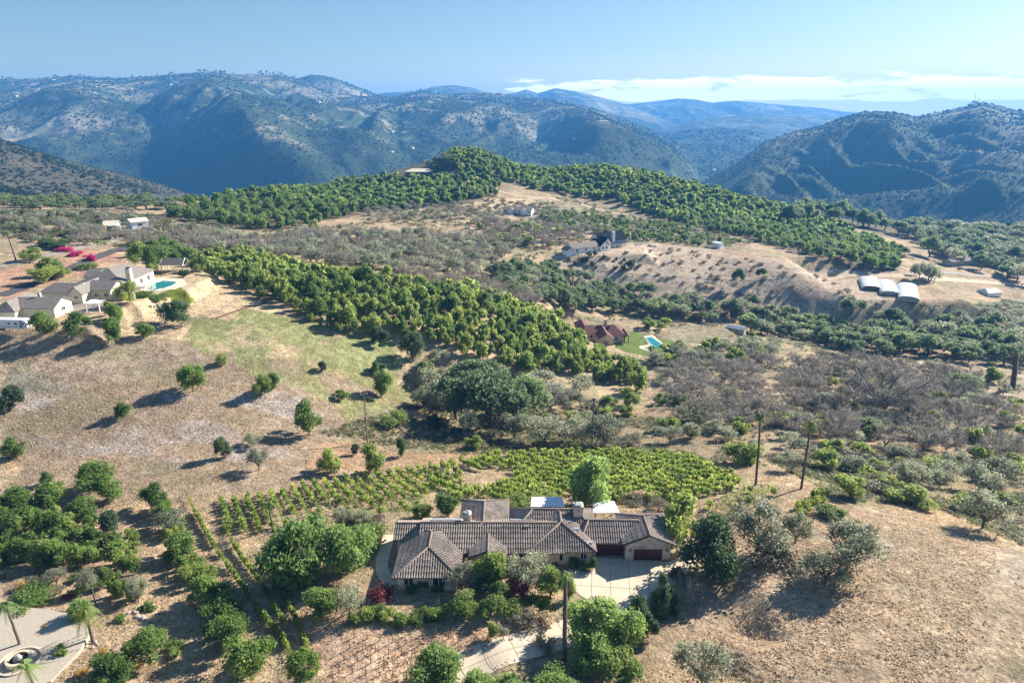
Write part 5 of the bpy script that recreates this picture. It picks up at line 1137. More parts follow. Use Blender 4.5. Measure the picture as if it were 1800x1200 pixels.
g([(640,372),(780,352),(870,350),(900,372),(860,392),(780,384),(650,392)], 'sparse_tree', 8, 5.5, 4.6, 'thin tree under the left ridge grove', 'thin trees under the left ridge grove', 110, 41, .3, mixk=('olive_tree', .35), mixname='scrub_oak')  # the second kind here is olive_tree under its own object name
g([(850,352),(920,338),(960,352),(985,392),(960,402),(940,384),(860,360)], 'grey_shrub', 6, 4.2, 2.6, 'shrub around the ranch house terrace', 'shrubs around the ranch house', 80, 42, .35, mixk=('sparse_tree', .3))
g([(1120,430),(1250,446),(1420,470),(1520,492),(1560,530),(1540,548),(1300,530),(1100,505),(990,480)], 'grey_shrub', 9, 3.2, 1.8, 'low scrub on the tan hill face', 'low scrub of the tan hill face', 130, 43, .45, None, (30, -.12))
g([(0,1010),(60,1005),(130,1012),(230,1010),(250,1040),(200,1060),(120,1050),(0,1040)], 'grey_shrub', 3.2, 2.2, 1.4, 'small garden plant of the cactus garden', 'plants of the cactus garden', 40, 44, .4, mixk=('young_orchard_tree', .4), mixname='garden_plant')
g([(0,880),(60,870),(120,880),(200,930),(190,960),(240,1000),(200,1010),(110,1010),(0,1000)], 'orchard_tree', 4.4, 4.6, 4.4, 'lower left grove tree', 'smaller trees of the lower left grove', 70, 45, .22, .5, None, ('young_orchard_tree', .3))
g([(270,905),(300,905),(420,1100),(460,1200),(410,1200),(340,1080)], 'orchard_tree', 4.0, 3.6, 3.6, 'lane column small tree', 'small trees of the lane column', 24, 46, .25, .5, None, ('young_orchard_tree', .4))
g([(745,690),(900,760),(1090,770),(1110,720),(1020,700),(900,690),(760,660)], 'olive_tree', 6.5, 6, 4.4, 'ravine thicket tree', 'thicket of the ravine', 60, 47, .4, mixk=('young_orchard_tree', .2))
g([(200,950),(240,940),(255,1010),(240,1060),(215,1060)], 'young_orchard_tree', 3.2, 2.8, 3.0, 'small tree of the short inner row', 'short inner row', 26, 48, .2, .5, None, ('orchard_tree', .4))
g([(60,1150),(250,1060),(330,1110),(300,1200),(130,1200)], 'shrub', 4.6, 2.4, 1.6, 'low shrub on the cactus bed slope', 'low shrubs of the cactus bed slope', 34, 49, .4, None, (12, -.1), ('golden_shrub', .2))
# low brush that covers the ground between the trees
def brush(name, label, matn, polys, n, smin, smax, seed, thr, hr=.55):
    rg = np.random.default_rng(seed); XX, YY = [], []
    for pp in polys:
        pw = wpoly(pp); xs = [p[0] for p in pw]; ys = [p[1] for p in pw]; k = n; r = np.exp(rg.uniform(math.log(max(60, min(math.hypot(*p) for p in pw))), math.log(max(math.hypot(*p) for p in pw)), k)); aa = [math.atan2(*p) for p in pw]; a = rg.uniform(min(aa), max(aa), k); x, y = r * np.sin(a), r * np.cos(a); ok = inpoly(x, y, pw) & (fbm(x / 16, y / 16, 3, seed) > thr); XX.append(x[ok]); YY.append(y[ok])
    X, Y = np.concatenate(XX), np.concatenate(YY); ok = np.ones(len(X), bool)
    for (cx_, cy_, hx, hy, z_, fo) in PADS: ok &= ~((np.abs(X - cx_) < hx) & (np.abs(Y - cy_) < hy))
    X, Y = X[ok], Y[ok]; s = rg.uniform(smin, smax, len(X)) * np.clip(np.hypot(X, Y) / 260, .6, 2.2); print(name, len(X)); mass(name, label, 'brush', None, 'low_brush', X, Y, ground(X, Y), s, s * rg.uniform(hr * .6, hr * 1.3, len(X)), rg, MAT[matn])
KINDS_['low_brush'] = dict(lo=[locrown(34, 500 + i, .2, 'low', 6) for i in range(5)])
MID = [[(300,390),(560,402),(780,368),(1000,345),(1320,430),(1120,425),(990,440),(860,500),(640,490),(330,450)], [(640,500),(960,470),(1180,530),(1800,560),(1800,800),(1500,790),(1230,770),(1150,640),(960,560)], [(560,760),(760,700),(1240,740),(1350,820),(1000,795),(780,800)], [(1330,800),(1800,800),(1800,960),(1640,890),(1480,880)], [(0,370),(300,380),(300,440),(0,420)]]
brush('scrub', 'low grey-green scrub covering the ground between the trees of the middle distance', 'leaf_scrub', MID, 6500, .9, 2.3, 801, -.22)
brush('green_brush', 'low green brush scattered through the dry scrub and ravine', 'leaf_green', MID, 2200, .8, 2.0, 802, .02)
brush('hillside_brush', 'dark rugged brush over the brown slope at the far left', 'leaf_far', [[(0,245),(140,292),(330,352),(250,356),(0,352)]], 9000, 1.6, 4.2, 804, -.2, .7)
brush('weeds', 'small dry weeds dotted over the left slope and the fields', 'leaf_scrub', [[(0,600),(420,600),(700,690),(700,800),(560,850),(0,860)], [(1130,1200),(1300,960),(1500,890),(1800,980),(1800,1200)], [(940,460),(1120,430),(1520,490),(1560,555),(1100,520)], [(0,880),(330,880),(480,1200),(0,1200)]], 1500, .35, .95, 803, .0, .5)
g([(742,302),(765,290),(785,274),(812,266),(812,290),(790,305),(765,306)], 'oak_tree', 9, 8, 6.5, 'tree on the flank beside the hilltop house', 'trees beside the hilltop house', 40, 50, .3, None, None, ('olive_tree', .4), back=14)
# front hedge and vines -----------------------------------------------------
for i, px in enumerate(np.linspace(628, 770, 9)):
    q = G(px, 1098 - 6 * math.sin(i)); s_ = depth(q) / FPX
    plant('yellow_shrub' if i % 2 else 'shrub', q.x, q.y + 1, 30 * s_, 26 * s_, 'bush in the long low front hedge, %s from the left' % ordi(i + 1), 'bushes of the long low hedge', 'hi')
g([(640,1052),(700,1050),(790,1052),(980,1062),(985,1088),(900,1100),(800,1096),(740,1068),(640,1062)], 'grey_shrub', 2.6, 2.4, 1.1, 'low garden shrub before the house', 'low garden shrubs before the house', 45, 37, .4, None, None, ('yellow_shrub', .35))
for i in range(3):
    m_ = M(); rg = np.random.default_rng(70 + i); n_ = 230; zz = rg.uniform(.25, 1, n_) ** .8; C = np.stack([rg.normal(0, .42, n_) * (1.1 - zz * .4), rg.normal(0, .27, n_) * (1.1 - zz * .5), zz * 1.5 * rg.uniform(.8, 1.2, n_)], 1); leaves(m_, C, unit(rg.normal(0, 1, (n_, 3)) + [0, 0, .4]), .26, rg, 1.2)
    c_ = M(); path(c_, [(0, 0, -.2), (.03, .02, .4), (0, 0, .85)], .05, .035, 5); tubes(c_, [(0, 0, .8), (0, 0, .8)], [(.7, 0, .95), (-.7, 0, .9)], .03, .02, 4)
    full = m_.mesh('canopy', [MAT['leaf_vine']]); stem = c_.mesh('stem', [MAT['bark']])
    m2 = M(); n_ = 40; C = np.stack([rg.normal(0, .4, n_), rg.normal(0, .15, n_), rg.uniform(.6, 1.4, n_)], 1); leaves(m2, C, unit(rg.normal(0, 1, (n_, 3))), .2, rg, 1.2); thin = m2.mesh('canopy', [MAT['leaf_vine']])
    m3 = M(); n_ = 46; zz = rg.uniform(.3, 1, n_); C = np.stack([rg.normal(0, .42, n_), rg.normal(0, .25, n_), zz * 1.6], 1); leaves(m3, C, unit(rg.normal(0, 1, (n_, 3)) + [0, 0, .4]), .5, rg, 1.2); lo = (np.concatenate(m3.v), m3.f[0][0])
    KINDS_.setdefault('vine', []).append((full, stem, thin, lo))
VN = 0
def vineplot(poly, rowdir, rs, vs, label, group, dens, maxi, h_=1.0, seed=3, stuff=None):
    """vines along parallel rows; dens(x, y) gives how leafy"""
    pw = wpoly(poly); rg = np.random.default_rng(seed); xs = [p[0] for p in pw]; ys = [p[1] for p in pw]; cx, cy = np.mean(xs), np.mean(ys); R = math.hypot(max(xs) - min(xs), max(ys) - min(ys)) / 2
    d = np.array(rowdir, float); d /= np.linalg.norm(d); n = np.array([-d[1], d[0]]); out = []
    for i in range(-int(R / rs) - 1, int(R / rs) + 2):
        for j in range(-int(R / vs) - 1, int(R / vs) + 2):
            x = cx + n[0] * i * rs + d[0] * j * vs + rg.normal(0, .12); y = cy + n[1] * i * rs + d[1] * j * vs + rg.normal(0, .12); out.append((x, y))
    out = np.array(out); out = out[inpoly(out[:, 0], out[:, 1], pw)]; Z = ground(out[:, 0], out[:, 1]); o_ = np.argsort(out[:, 1]); out, Z = out[o_], Z[o_]; a = math.atan2(d[1], d[0]); print(group, len(out)); rest = []
    labs = ranks(out[:, 0], out[:, 1], Z, label, 12)
    for k, ((x, y), z) in enumerate(zip(out, Z)):
        q = dens(x, y, rg)
        if q < .12: continue
        if k < maxi or not stuff:
            v = KINDS_['vine'][rg.integers(3)]; s = rg.uniform(.75, 1.3) * h_; e = empty('grape_vine', (x, y, z), a + rg.normal(0, .1), labs[k], 'vine', group); e.scale = (1.05, 1.0 + .3 * (q > .6), s)
            obj('stem', None, None, e, me=v[1]); obj('canopy', None, None, e, me=v[0] if q > .45 else v[2])
        else: rest.append((x, y, z))
    if rest:
        r = np.array(rest); KINDS_['vm'] = dict(lo=[v[3] for v in KINDS_['vine']]); rgx = np.random.default_rng(5)
        m_ = M(); var = []
        for (x, y, z) in r:
            V, F = KINDS_['vm']['lo'][rgx.integers(3)]; s = rgx.uniform(.75, 1.3) * h_; m_.add(np.stack([x + (V[:, 0] * d[0] - V[:, 1] * d[1]), y + (V[:, 0] * d[1] + V[:, 1] * d[0]), z + V[:, 2] * s], 1), F); var.append(np.full(len(V), rgx.random()))
        tag(obj(stuff[0], m_, [MAT['leaf_vine']], var=np.concatenate(var)), stuff[1], 'vineyard', None, 'stuff')
    return out
def dleft(x, y, rg): return .75 if x < U(480, 900, -5).x else .18 + .75 * (rg.random() < .22)
def dmain(x, y, rg): return .9 - .85 * (fbm(np.array([x / 8]), np.array([y / 6]), 3, 401)[0] > .2 + (.2 if x > 0 else -.12))
vineplot([(390,935),(385,882),(450,872),(560,850),(650,834),(740,824),(752,900),(690,905),(620,912),(500,935)], (.5,-.87), 2.5, 1.5, 'vine of the thin left plot', 'vines of the thin left plot', dleft, 130, seed=4, stuff=('far_vines', 'thin rows of young vines at the back of the plot left of the house'))
vineplot([(742,905),(745,826),(860,802),(960,796),(1120,796),(1230,812),(1290,836),(1300,858),(1230,876),(1185,890),(1090,884),(1000,880),(900,884),(820,888)], (.66,-.75), 2.75, 1.2, 'main vineyard vine', 'vines of the main vineyard', dmain, 60, 1.15, 5, ('vineyard', 'leafy vine rows filling the far part of the vineyard behind the house'))
vineplot([(1230,900),(1300,862),(1350,858),(1360,870),(1290,905)], (.8,-.6), 2.3, 1.5, 'vine of the right corner plot', 'vines of the right corner plot', lambda x, y, rg: .2 + .6 * (rg.random() < .3), 60, .9, 6)
vineplot([(1385,905),(1440,865),(1460,875),(1410,912)], (.85,.5), 2.2, 1.3, 'vine below the tall palms', 'vines of the short palm row', lambda x, y, rg: .8, 40, .9, 7)
for nm, ln in (('short middle', [(395,930),(420,975),(450,1015),(478,1062),(500,1100)]), ('long left', [(328,872),(345,905),(375,960),(410,1010),(450,1070),(500,1130),(520,1170)]), ('long right', [(455,985),(490,1040),(520,1090),(545,1150),(560,1185)])):
    Pn = [G(*p) for p in ln]; C = np.array([(p.x, p.y) for p in Pn]); s_ = np.r_[0, np.cumsum(np.linalg.norm(np.diff(C, axis=0), axis=1))]; rg = np.random.default_rng(len(ln)); prev = None
    for ki, q in enumerate(np.arange(0, s_[-1], 1.2)):
        x, y = np.interp(q, s_, C[:, 0]), np.interp(q, s_, C[:, 1]); x2, y2 = np.interp(q + 1, s_, C[:, 0]), np.interp(q + 1, s_, C[:, 1]); v = KINDS_['vine'][rg.integers(3)]; bare = fbm(np.array([q / 6.]), np.array([3.3]), 2, 77)[0] < -.12
        e = empty('grape_vine', (x, y, float(ground(x, y)[0])), math.atan2(y2 - y, x2 - x), 'vine in the %s single row, %s from its far end' % (nm, ordi(ki + 1)), 'vine', 'vines of the %s single row' % nm); e.scale = (1, .9, rg.uniform(.7, 1.15)); obj('stem', None, None, e, me=v[1]); obj('canopy', None, None, e, me=v[2] if bare else v[0])
# bare stakes of the plot in front of the house
m_ = M(); path(m_, [(0, 0, -.2), (.01, 0, .7), (0, 0, 1.5)], .075, .06, 5); st_me = m_.mesh('stake', [MAT['wood']])
m_ = M(); path(m_, [(0, 0, -.1), (.05, .02, .3), (-.02, 0, .6), (.45, 0, .8)], .08, .035, 5); tubes(m_, [(-.02, 0, .6)], [(-.6, .02, .8)], .05, .03, 4); vs_me = m_.mesh('bare_vine', [MAT['bark']])
pw = wpoly([(585,1200),(620,1120),(700,1112),(800,1108),(880,1120),(860,1140),(800,1165),(740,1200)]); rg = np.random.default_rng(8)
for i in range(-20, 21):
    for j in range(-20, 21):
        x, y = -10 + i * 2.0 + j * .35, 82 + j * 1.9 - i * .3
        if inpoly(np.array([x]), np.array([y]), pw)[0] and y > 66:
            e = empty('vine_stake', (x, y, float(ground(x, y)[0])), -.15, 'bare staked vine of the front dirt plot, %s in the %s line' % (ordi(j + 21), ordi(i + 21)), 'vine stake', 'staked bare vines before the house'); obj('stake', None, None, e, me=st_me); obj('bare_vine', None, None, e, me=vs_me)
# palms -----------------------------------------------------------------------
def palm(px, py, top, hd, label, rad_=.22, frond=1.5, nf=22, droop=.9, lm='leaf_green', lean=0., tuft=1.0):
    g_ = G(px, py); s_ = depth(g_) / FPX; h_ = (py - top) * s_ * 1.16; e = empty('palm_tree', g_, 0, label, 'palm', None); rg = np.random.default_rng(int(px) + 3)
    m_ = M(); L_ = lean * s_; k = 14; pts_ = [(L_ * (i / k) ** 1.5 + rg.normal(0, .02), rg.normal(0, .02), -.3 + (h_ + .3) * i / k) for i in range(k + 1)]; path(m_, pts_, rad_, rad_ * .72, 9)
    for i in range(int(h_ / .5)): q = i / (h_ / .5); tubes(m_, [(L_ * q ** 1.5, 0, h_ * q)], [(L_ * q ** 1.5, 0, h_ * q + .07)], rad_ * (1.12 - .28 * q), rad_ * (1.06 - .28 * q), 9)
    obj('trunk', m_, MAT['palm_trunk'], e)
    m_ = M(); top_ = np.array([L_, 0, h_])
    for i in range(nf):
        a = 6.28 * i / nf + rg.normal(0, .15); el = rg.uniform(-.5, 1.2); ln = frond * rg.uniform(.75, 1.1); d0 = np.array([math.cos(a) * math.cos(el), math.sin(a) * math.cos(el), math.sin(el)]); P_ = []
        for q in np.linspace(0, 1, 6): P_.append(top_ + d0 * ln * q + np.array([0, 0, -droop * ln * q * q * .6]))
        sd = np.array([-math.sin(a), math.cos(a), 0.]); P_ = np.array(P_); nl_ = 16; tt = np.linspace(.06, 1, nl_); Q = np.stack([np.interp(tt, np.linspace(0, 1, 6), P_[:, c_]) for c_ in range(3)], 1); wl = ln * .36 * np.sin(math.pi * np.minimum(.97, .15 + tt * .8)); fw = unit(P_[-1] - P_[0])
        for s_2 in (-1, 1):
            tip = Q + sd * (wl * s_2)[:, None] * .8 + fw * (wl * .45)[:, None] + np.array([0, 0, -1.]) * (wl * rg.uniform(.25, .7))[:, None]; hw = fw * ln / nl_ * .48
            m_.add(np.stack([Q - hw, Q + hw, tip], 1).reshape(-1, 3), np.arange(nl_ * 3).reshape(-1, 3))
        tubes(m_, P_[:-1], P_[1:], .03, .02, 3)
    obj('crown', m_, MAT[lm], e); return e
PL = [(992,1166,1004,1,'tall palm with a small ragged head in front of the house beside the drive',.36,1.5,20,1.6,'leaf_pepper',-3),
 (1328,852,738,1,'thin tall palm, left of the two on the open strip right of the vineyard',.26,1.7,24,1.3,'leaf_vine',-7),
 (1408,859,750,1,'thin tall palm, right of the two on the open strip right of the vineyard',.26,1.8,24,1.3,'leaf_vine',0),
 (1040,796,706,1,'thin dark palm at the upper edge of the vineyard',.22,1.1,14,1.4,'leaf_dark',0),
 (480,932,884,1,'short palm standing among the thin left vines',.2,1.8,20,1,'leaf_green',-3),
 (1196,872,838,1,'small palm inside the vineyard right side',.16,1.3,16,1,'leaf_green',0),
 (36,1136,1058,1,'palm with drooping leaves on the gravel court left edge',.2,2.0,20,1.8,'leaf_pepper',-6),
 (164,1130,1068,1,'yellowing feather palm in a stone ring by the gravel court',.24,2.4,22,2.1,'leaf_vine',0),
 (62,1212,1165,1,'small palm at the frame bottom below the fountain',.16,2.2,20,1.3,'leaf_pepper',-6),
 (1779,684,622,1,'thick-trunked palm at the right frame side in the scrub',.95,2.4,24,1.5,'leaf_oak',-10),
 (54,424,380,1,'tall palm standing in the left dry orchard, right of two',.3,3.2,22,1.2,'leaf_oak',-4),
 (28,458,416,1,'tall palm standing in the left dry orchard, left of two',.3,3.0,22,1.2,'leaf_oak',-5),
 (168,1060,1028,1,'spiky tall cactus like palm behind the drooping tree',.14,1.2,18,.4,'leaf_oak',0),
 (1500,604,575,1,'wild palm in the valley belt left of its companion',.5,3.4,22,1.2,'leaf_oak',0),
 (1682,596,568,1,'wild palm rising over the valley belt',.5,3.2,22,1.2,'leaf_oak',0),
 (1718,600,574,1,'wild palm nearest the right frame side in the valley belt',.5,3.0,22,1.2,'leaf_oak',0)]
for px, py, top, hd, lb, r_, fr, nf, dr, lm, ln in PL: palm(px, py, top, hd, lb, r_, fr, nf, dr, lm, ln)
def pole(px, py, top, label, arm=True):
    g_ = G(px, py); s_ = depth(g_) / FPX; h_ = (py - top) * s_ * 1.14; e = empty('utility_pole', g_, 0, label, 'utility pole', 'utility poles'); m_ = M(); path(m_, [(0, 0, -.4), (0, 0, h_)], .19, .13, 8); obj('pole', m_, MAT['wood'], e)
    if arm: m_ = M(); obox(m_, (0, 0, h_ - .5), (1, .5), 2.0, .12, .14); obj('crossarm', m_, MAT['metal'], e)
    for k in (-.8, .8): m_ = M(); tubes(m_, [(k * .9, k * .45, h_ - .43)], [(k * .9, k * .45, h_ - .2)], .06, .04, 6); obj('insulator', m_, MAT['white_wall'], e)
pole(646, 778, 694, 'tall dark utility pole with a pale crossarm on the green slope'); pole(284, 456, 402, 'utility pole behind the white pavilion on the left hill'); pole(768, 730, 690, 'short utility pole half hidden in the ravine trees', True)
# fountain, rocks, walls, posts ----------------------------------------------------
c = U(34, 1162, GRAVZ); E = empty('fountain', (c.x, c.y, GRAVZ), 0, 'round pale stone fountain basin within a curved kerb on the gravel court', 'fountain')
def ring(r0, r1, z0, z1, n=40, sx=1.):
    m_ = M(); V = []
    for r, z in ((r0, z0), (r1, z0), (r1, z1), (r0, z1)): V += [(math.cos(2 * math.pi * i / n) * r * sx, math.sin(2 * math.pi * i / n) * r, z) for i in range(n)]
    m_.add(V, [(k * n + i, k * n + (i + 1) % n, ((k + 1) % 4) * n + (i + 1) % n, ((k + 1) % 4) * n + i) for k in range(4) for i in range(n)]); return m_
obj('basin', ring(1.25, 1.65, 0, .7), MAT['concrete'], E); obj('outer_kerb', ring(2.6, 2.85, 0, .22), MAT['concrete'], E); m_ = M(); slab(m_, [(math.cos(a) * 1.3, math.sin(a) * 1.3) for a in np.linspace(0, 6.28, 30)[:-1]], .45, .4); obj('water', m_, MAT['dark'], E)
m_ = M(); blob(m_, (0, 0, .5), (.6, .6, .8), 3, 9, 6, .3); obj('rock_heap', m_, MAT['stone'], E)
rk = []
for i in range(4): m_ = M(); blob(m_, (0, 0, .1), (.5, .38, .32), 50 + i, 8, 5, .3); rk.append(m_.mesh('rock', [MAT['stone']]))
def rocks(line, n, s, label, group, seed, jit=.3):
    Pn = [G(*p) for p in line]; C = np.array([(p.x, p.y) for p in Pn]); ss = np.r_[0, np.cumsum(np.linalg.norm(np.diff(C, axis=0), axis=1))]; rg = np.random.default_rng(seed)
    for ki, q in enumerate(np.linspace(0, ss[-1], n)):
        x, y = np.interp(q, ss, C[:, 0]) + rg.normal(0, jit), np.interp(q, ss, C[:, 1]) + rg.normal(0, jit); o = obj('rock', None, None, me=rk[rg.integers(4)]); k = s * rg.uniform(.6, 1.4); o.location = (x, y, float(ground(x, y)[0])); o.scale = (k, k, k); o.rotation_euler = (0, 0, rg.uniform(0, 6)); tag(o, label + ', %s in line' % ordi(ki + 1), 'rock', group)
rocks([(250,1090),(240,1075),(222,1078)], 12, .9, 'grey rock in the rough wall beside the small tree row', 'rocks by the small trees', 1)
rocks([(20,1095),(45,1088),(62,1080)], 9, 1.0, 'pale rock edging the gravel court', 'rocks edging the gravel court', 2)
rocks([(170,1180),(200,1160),(225,1140)], 14, .8, 'rock along the cactus bed slope', 'rocks of the cactus bed', 3)
rocks([(800,1160),(840,1140),(900,1122),(960,1100),(985,1092)], 34, .45, 'small dark stone edging the lower drive', 'stones edging the lower drive', 4, .15)
rocks([(268,540),(282,536),(296,540)], 7, 2.0, 'boulder below the clipped hedge of the left hill', 'boulders below the hedge', 5)
rocks([(548,846),(578,850)], 2, 1.2, 'pale boulder above the thin left vines', 'boulders above the vines', 6)
rocks([(150,1133),(160,1140),(172,1136),(168,1126),(154,1126)], 10, .5, 'stone in the ring around the yellowing palm', 'stones around the palm', 7, .1)
rg = np.random.default_rng(12)
rocks([(1575,930),(1600,935),(1625,940)], 12, .5, 'dark clod in the brush line on the dry right field', 'clods on the right field', 8, .25)
def car(px, py, rz, col, label):
    g_ = G(px, py); e = empty('parked_car', g_, rz, label, 'car', None); m_ = M(); pr = [(0, .45), (0, .95), (.9, 1.02), (1.5, 1.5), (3.3, 1.5), (4.1, 1.05), (4.5, .95), (4.5, .45)]; k = len(pr)
    m_.add([(a, y, z) for y in (0, 1.8) for a, z in pr], [tuple(range(k)), tuple(range(2 * k - 1, k - 1, -1))] + [(i, i + k, (i + 1) % k + k, (i + 1) % k) for i in range(k)]); obj('body', m_, MAT[col], e)
    m_ = M(); box(m_, 1.5, 3.3, -.02, 1.82, 1.08, 1.4); obj('side_window', m_, MAT['glass'], e)
    for x_ in (.9, 3.6):
        for y_ in (-.03, 1.63): m_ = M(); tubes(m_, [(x_, y_, .35)], [(x_, y_ + .2, .35)], .36, .36, 12); obj('wheel', m_, MAT['dark'], e)
car(212, 412, .3, 'white_paint', 'white car parked right of the blue-walled cottage'); car(170, 413, .2, 'dark', 'dark car parked before the low pale roofed shelter'); car(1684, 474, .1, 'trailer_blue', 'dark blue car parked before the long low grey barn')
# ridge fence on the left hill
Pn = [G(*p) for p in [(215,612),(260,600),(310,580),(360,560),(400,542),(430,520)]]
C = np.array([(p.x, p.y) for p in Pn]); ss = np.r_[0, np.cumsum(np.linalg.norm(np.diff(C, axis=0), axis=1))]; E = empty('fence', (C[0][0], C[0][1], 0), 0, 'thin wire fence with dark posts crossing the left slope', 'fence'); prev = None
for q in np.arange(0, ss[-1], 3.0):
    x, y = np.interp(q, ss, C[:, 0]), np.interp(q, ss, C[:, 1]); z = float(ground(x, y)[0]); m_ = M(); tubes(m_, [(x, y, z - .3)], [(x, y, z + 1.5)], .06, .05, 5); obj('post', m_, MAT['wood'], E, world=True)
    if prev is not None:
        m_ = M(); tubes(m_, [(*prev[:2], prev[2] + h) for h in (.5, .95, 1.4)], [(x, y, z + h) for h in (.5, .95, 1.4)], .018, .018, 3); obj('wire', m_, MAT['metal'], E, world=True)
    prev = (x, y, z)
# paddock fence
Pn = [G(*p) for p in [(1178,600),(1215,612),(1250,612),(1290,604),(1310,596)]]; C = np.array([(p.x, p.y) for p in Pn]); ss = np.r_[0, np.cumsum(np.linalg.norm(np.diff(C, axis=0), axis=1))]; E = empty('fence', (C[0][0], C[0][1], 0), 0, 'low rail fence around the near side of the sandy paddock', 'fence'); prev = None
for q in np.arange(0, ss[-1], 3.5):
    x, y = np.interp(q, ss, C[:, 0]), np.interp(q, ss, C[:, 1]); z = float(ground(x, y)[0]); m_ = M(); tubes(m_, [(x, y, z - .3)], [(x, y, z + 1.4)], .08, .08, 5); obj('post', m_, MAT['wood'], E, world=True)
    if prev is not None: m_ = M(); tubes(m_, [(*prev[:2], prev[2] + h) for h in (.6, 1.2)], [(x, y, z + h) for h in (.6, 1.2)], .05, .05, 4); obj('rail', m_, MAT['wood'], E, world=True)
    prev = (x, y, z)
# beehive-like white boxes row in the old orchard and a mast on the far peak
q = G(1715, 182) or bear(1715, 2900, 100)
for i, (dx, hh, lb) in enumerate(((0, 46, 'taller thin radio mast on the far right peak'), (14, 26, 'shorter thin radio mast on the far right peak'))):
    x, y = bear(1712 + dx * .5, 2890, 100)[:2]; z = float(ground(x, y)[0]); E = empty('radio_mast', (x, y, z), 0, lb, 'mast', 'masts on the far peak'); m_ = M(); path(m_, [(0, 0, -5), (0, 0, hh)], 1.1, .5, 4); obj('pole', m_, MAT['metal'], E)
    m_ = M(); 
    for k in (.5, .7, .9): obox(m_, (0, 0, hh * k), (1, 0), 4, 1, 1)
    obj('antenna', m_, MAT['metal'], E)
# distant houses on the ranges
DH = [(168,153),(95,142),(300,150),(352,205),(560,180),(598,195),(690,232),(745,235),(860,205),(1010,245),(690,268),(725,262),(1240,290),(1232,306),(1255,300),(30,170)]
hm = []
for i in range(3):
    m_ = M(); box(m_, -9, 9, -6, 6, -4, 4, 0); roof(m_, -10, 10, -7, 7, 4, 8, 'x', 0 if i else 5, 0, False); hm.append(m_.mesh('house', [MAT['cream'] if i != 1 else MAT['white_wall']]))
for i, (px, py) in enumerate(DH):
    q = G(px, py)
    if q is None: continue
    o = obj('distant_house', None, None, me=hm[i % 3]); o.location = q; k = .75 * (.8 + (i * 37 % 10) / 20); o.scale = (k, k, k); o.rotation_euler = (0, 0, i * .7); tag(o, 'tiny pale house on the far blue mountains, %s counted from the left' % ordi(sorted(DH).index((px, py)) + 1), 'house', 'tiny houses on the far mountains')
# big trees standing on the far skyline
rg = np.random.default_rng(31)
PXS = sorted(rg.choice([rg.uniform(0, 400), rg.uniform(360, 420), rg.uniform(455, 520), rg.uniform(720, 760), rg.uniform(0, 560)]) for _ in range(46))
for i, px in enumerate(PXS):
    cr = MASSIF[0]['c']; py = float(np.interp(px, [c[0] for c in cr], [c[1] for c in cr])); x, y, _ = bear(px, float(np.interp(px, [c[0] for c in cr], [c[2] for c in cr])), 270)
    plant('oak_tree', x, y, 18 * rg.uniform(.5, 1.3), 18 * rg.uniform(.5, 1.3), 'tiny tree on the far left skyline, %s one in order' % ordi(i + 1), 'trees on the far left skyline', z=float(ground(x, y)[0])).name = 'skyline_tree'
for i, (px, wd, hh) in enumerate(((1712, 26, 20), (1704, 16, 12), (1660, 14, 9), (1645, 16, 10))):
    x, y, _ = bear(px, 2880, 90); plant('oak_tree', x, y, wd, hh, ('dark tree clump beside the radio mast', 'small bush left of the mast clump', 'bush on the peak ridge, right of its twin', 'bush on the peak ridge, left of its twin')[i], None, z=float(ground(x, y)[0]))
# chaparral on the ranges, dry grass near ---------------------------------------------
rg = np.random.default_rng(77); n_ = 120000
a = rg.uniform(RA(-42), RA(42), n_); r = np.exp(rg.uniform(math.log(900), math.log(5600), n_)); X = r * np.sin(a); Y = r * np.cos(a); Z = ground(X, Y)
d_ = fbm(X / 240, Y / 240, 4, 501) + .25 * rg.normal(0, 1, n_) * .6; e_ = 4.; gx = ground(X + 25, Y) - Z; ok = (d_ > -.28) & (Z > -215) & (Z < 340); X, Y, Z, r = X[ok], Y[ok], Z[ok], r[ok]
s_ = rg.uniform(.6, 1.5, len(X)) * np.clip(r / 3600, .38, 1.2) * 6.6 * np.where(rg.random(len(X)) < .06, 1.7, 1)
mass('chaparral', 'dense chaparral and distant woods covering the blue mountains', 'vegetation', None, 'bush_far', X, Y, Z, s_, s_ * rg.uniform(.4, .8, len(X)), rg, MAT['leaf_far'])
n_ = 85000; V, F = [], []
a = rg.uniform(RA(-40), RA(40), n_); r = np.sqrt(rg.uniform(60 ** 2, 215 ** 2, n_)); X = r * np.sin(a); Y = r * np.cos(a)
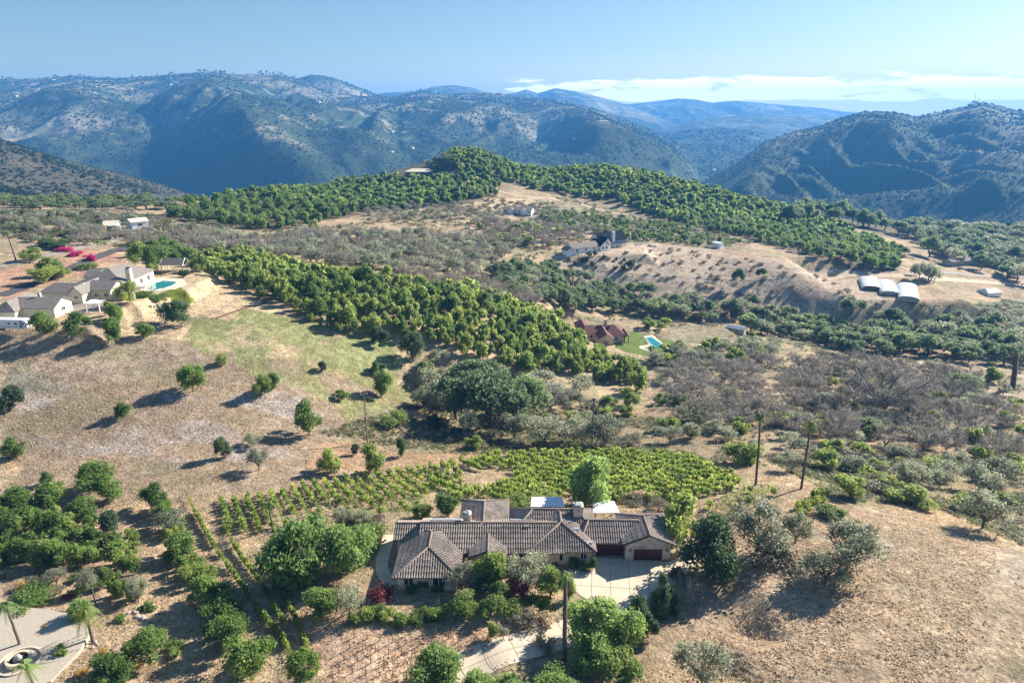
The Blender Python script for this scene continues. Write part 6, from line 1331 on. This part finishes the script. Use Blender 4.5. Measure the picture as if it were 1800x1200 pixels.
ok = np.ones(n_, bool)
for (cx_, cy_, hx, hy, z_, fo) in PADS[:4]: ok &= ~((np.abs(X - cx_) < hx) & (np.abs(Y - cy_) < hy))
dr = [(p.x, p.y) for p in (G(*q) for q in [(1090,1040),(1110,1060),(1070,1110),(1000,1130),(880,1165),(800,1205),(740,1205),(760,1180),(860,1130),(980,1100),(1030,1085)]) if p]; ok &= ~inpoly(X, Y, dr); gc = wpoly([(-60,1080),(30,1072),(150,1090),(165,1125),(90,1205),(-120,1205)]); ok &= ~inpoly(X, Y, gc)
ok &= fbm(X / 7, Y / 7, 3, 601) > -.3; X, Y = X[ok], Y[ok]; Z = ground(X, Y); n_ = len(X); m_ = M(); k = 4; h = rg.uniform(.10, .30, (n_, k)); th = rg.uniform(0, 6.28, (n_, k)); w = rg.uniform(.08, .22, (n_, k))
B = np.stack([X, Y, Z], -1)[:, None] + np.stack([rg.normal(0, .25, (n_, k)), rg.normal(0, .25, (n_, k)), np.full((n_, k), -.03)], -1); D = np.stack([np.cos(th), np.sin(th), th * 0], -1) * w[..., None]; tip = B + np.stack([rg.normal(0, .12, (n_, k)), rg.normal(0, .12, (n_, k)), h], -1)
m_.add(np.stack([B - D, B + D, tip], -2).reshape(-1, 3), np.arange(n_ * k * 3).reshape(-1, 3)); tag(obj('dry_grass', m_, MAT['leaf_straw']), 'short dry grass tufts over the near slopes and fields', 'grass', None, 'stuff')
# ---------------------------------------------------------------- haze
m = bpy.data.materials.new('haze'); m.use_nodes = True; t = m.node_tree; t.nodes.clear(); pv = N(t, 'ShaderNodeVolumePrincipled', ins={'Color': (.115, .435, 1, 1), 'Density': 1.2e-4, 'Anisotropy': .15}); om = N(t, 'ShaderNodeOutputMaterial'); L(t, pv.outputs[0], om.inputs['Volume'])
mm = M(); box(mm, -9000, 9000, -300, 10100, float(GZ.min()) - 20, float(GZ.max()) + 32); o = tag(obj('haze', mm, m), 'thin blue air haze over the whole valley', 'haze', None, 'stuff'); m.cycles.homogeneous_volume = True
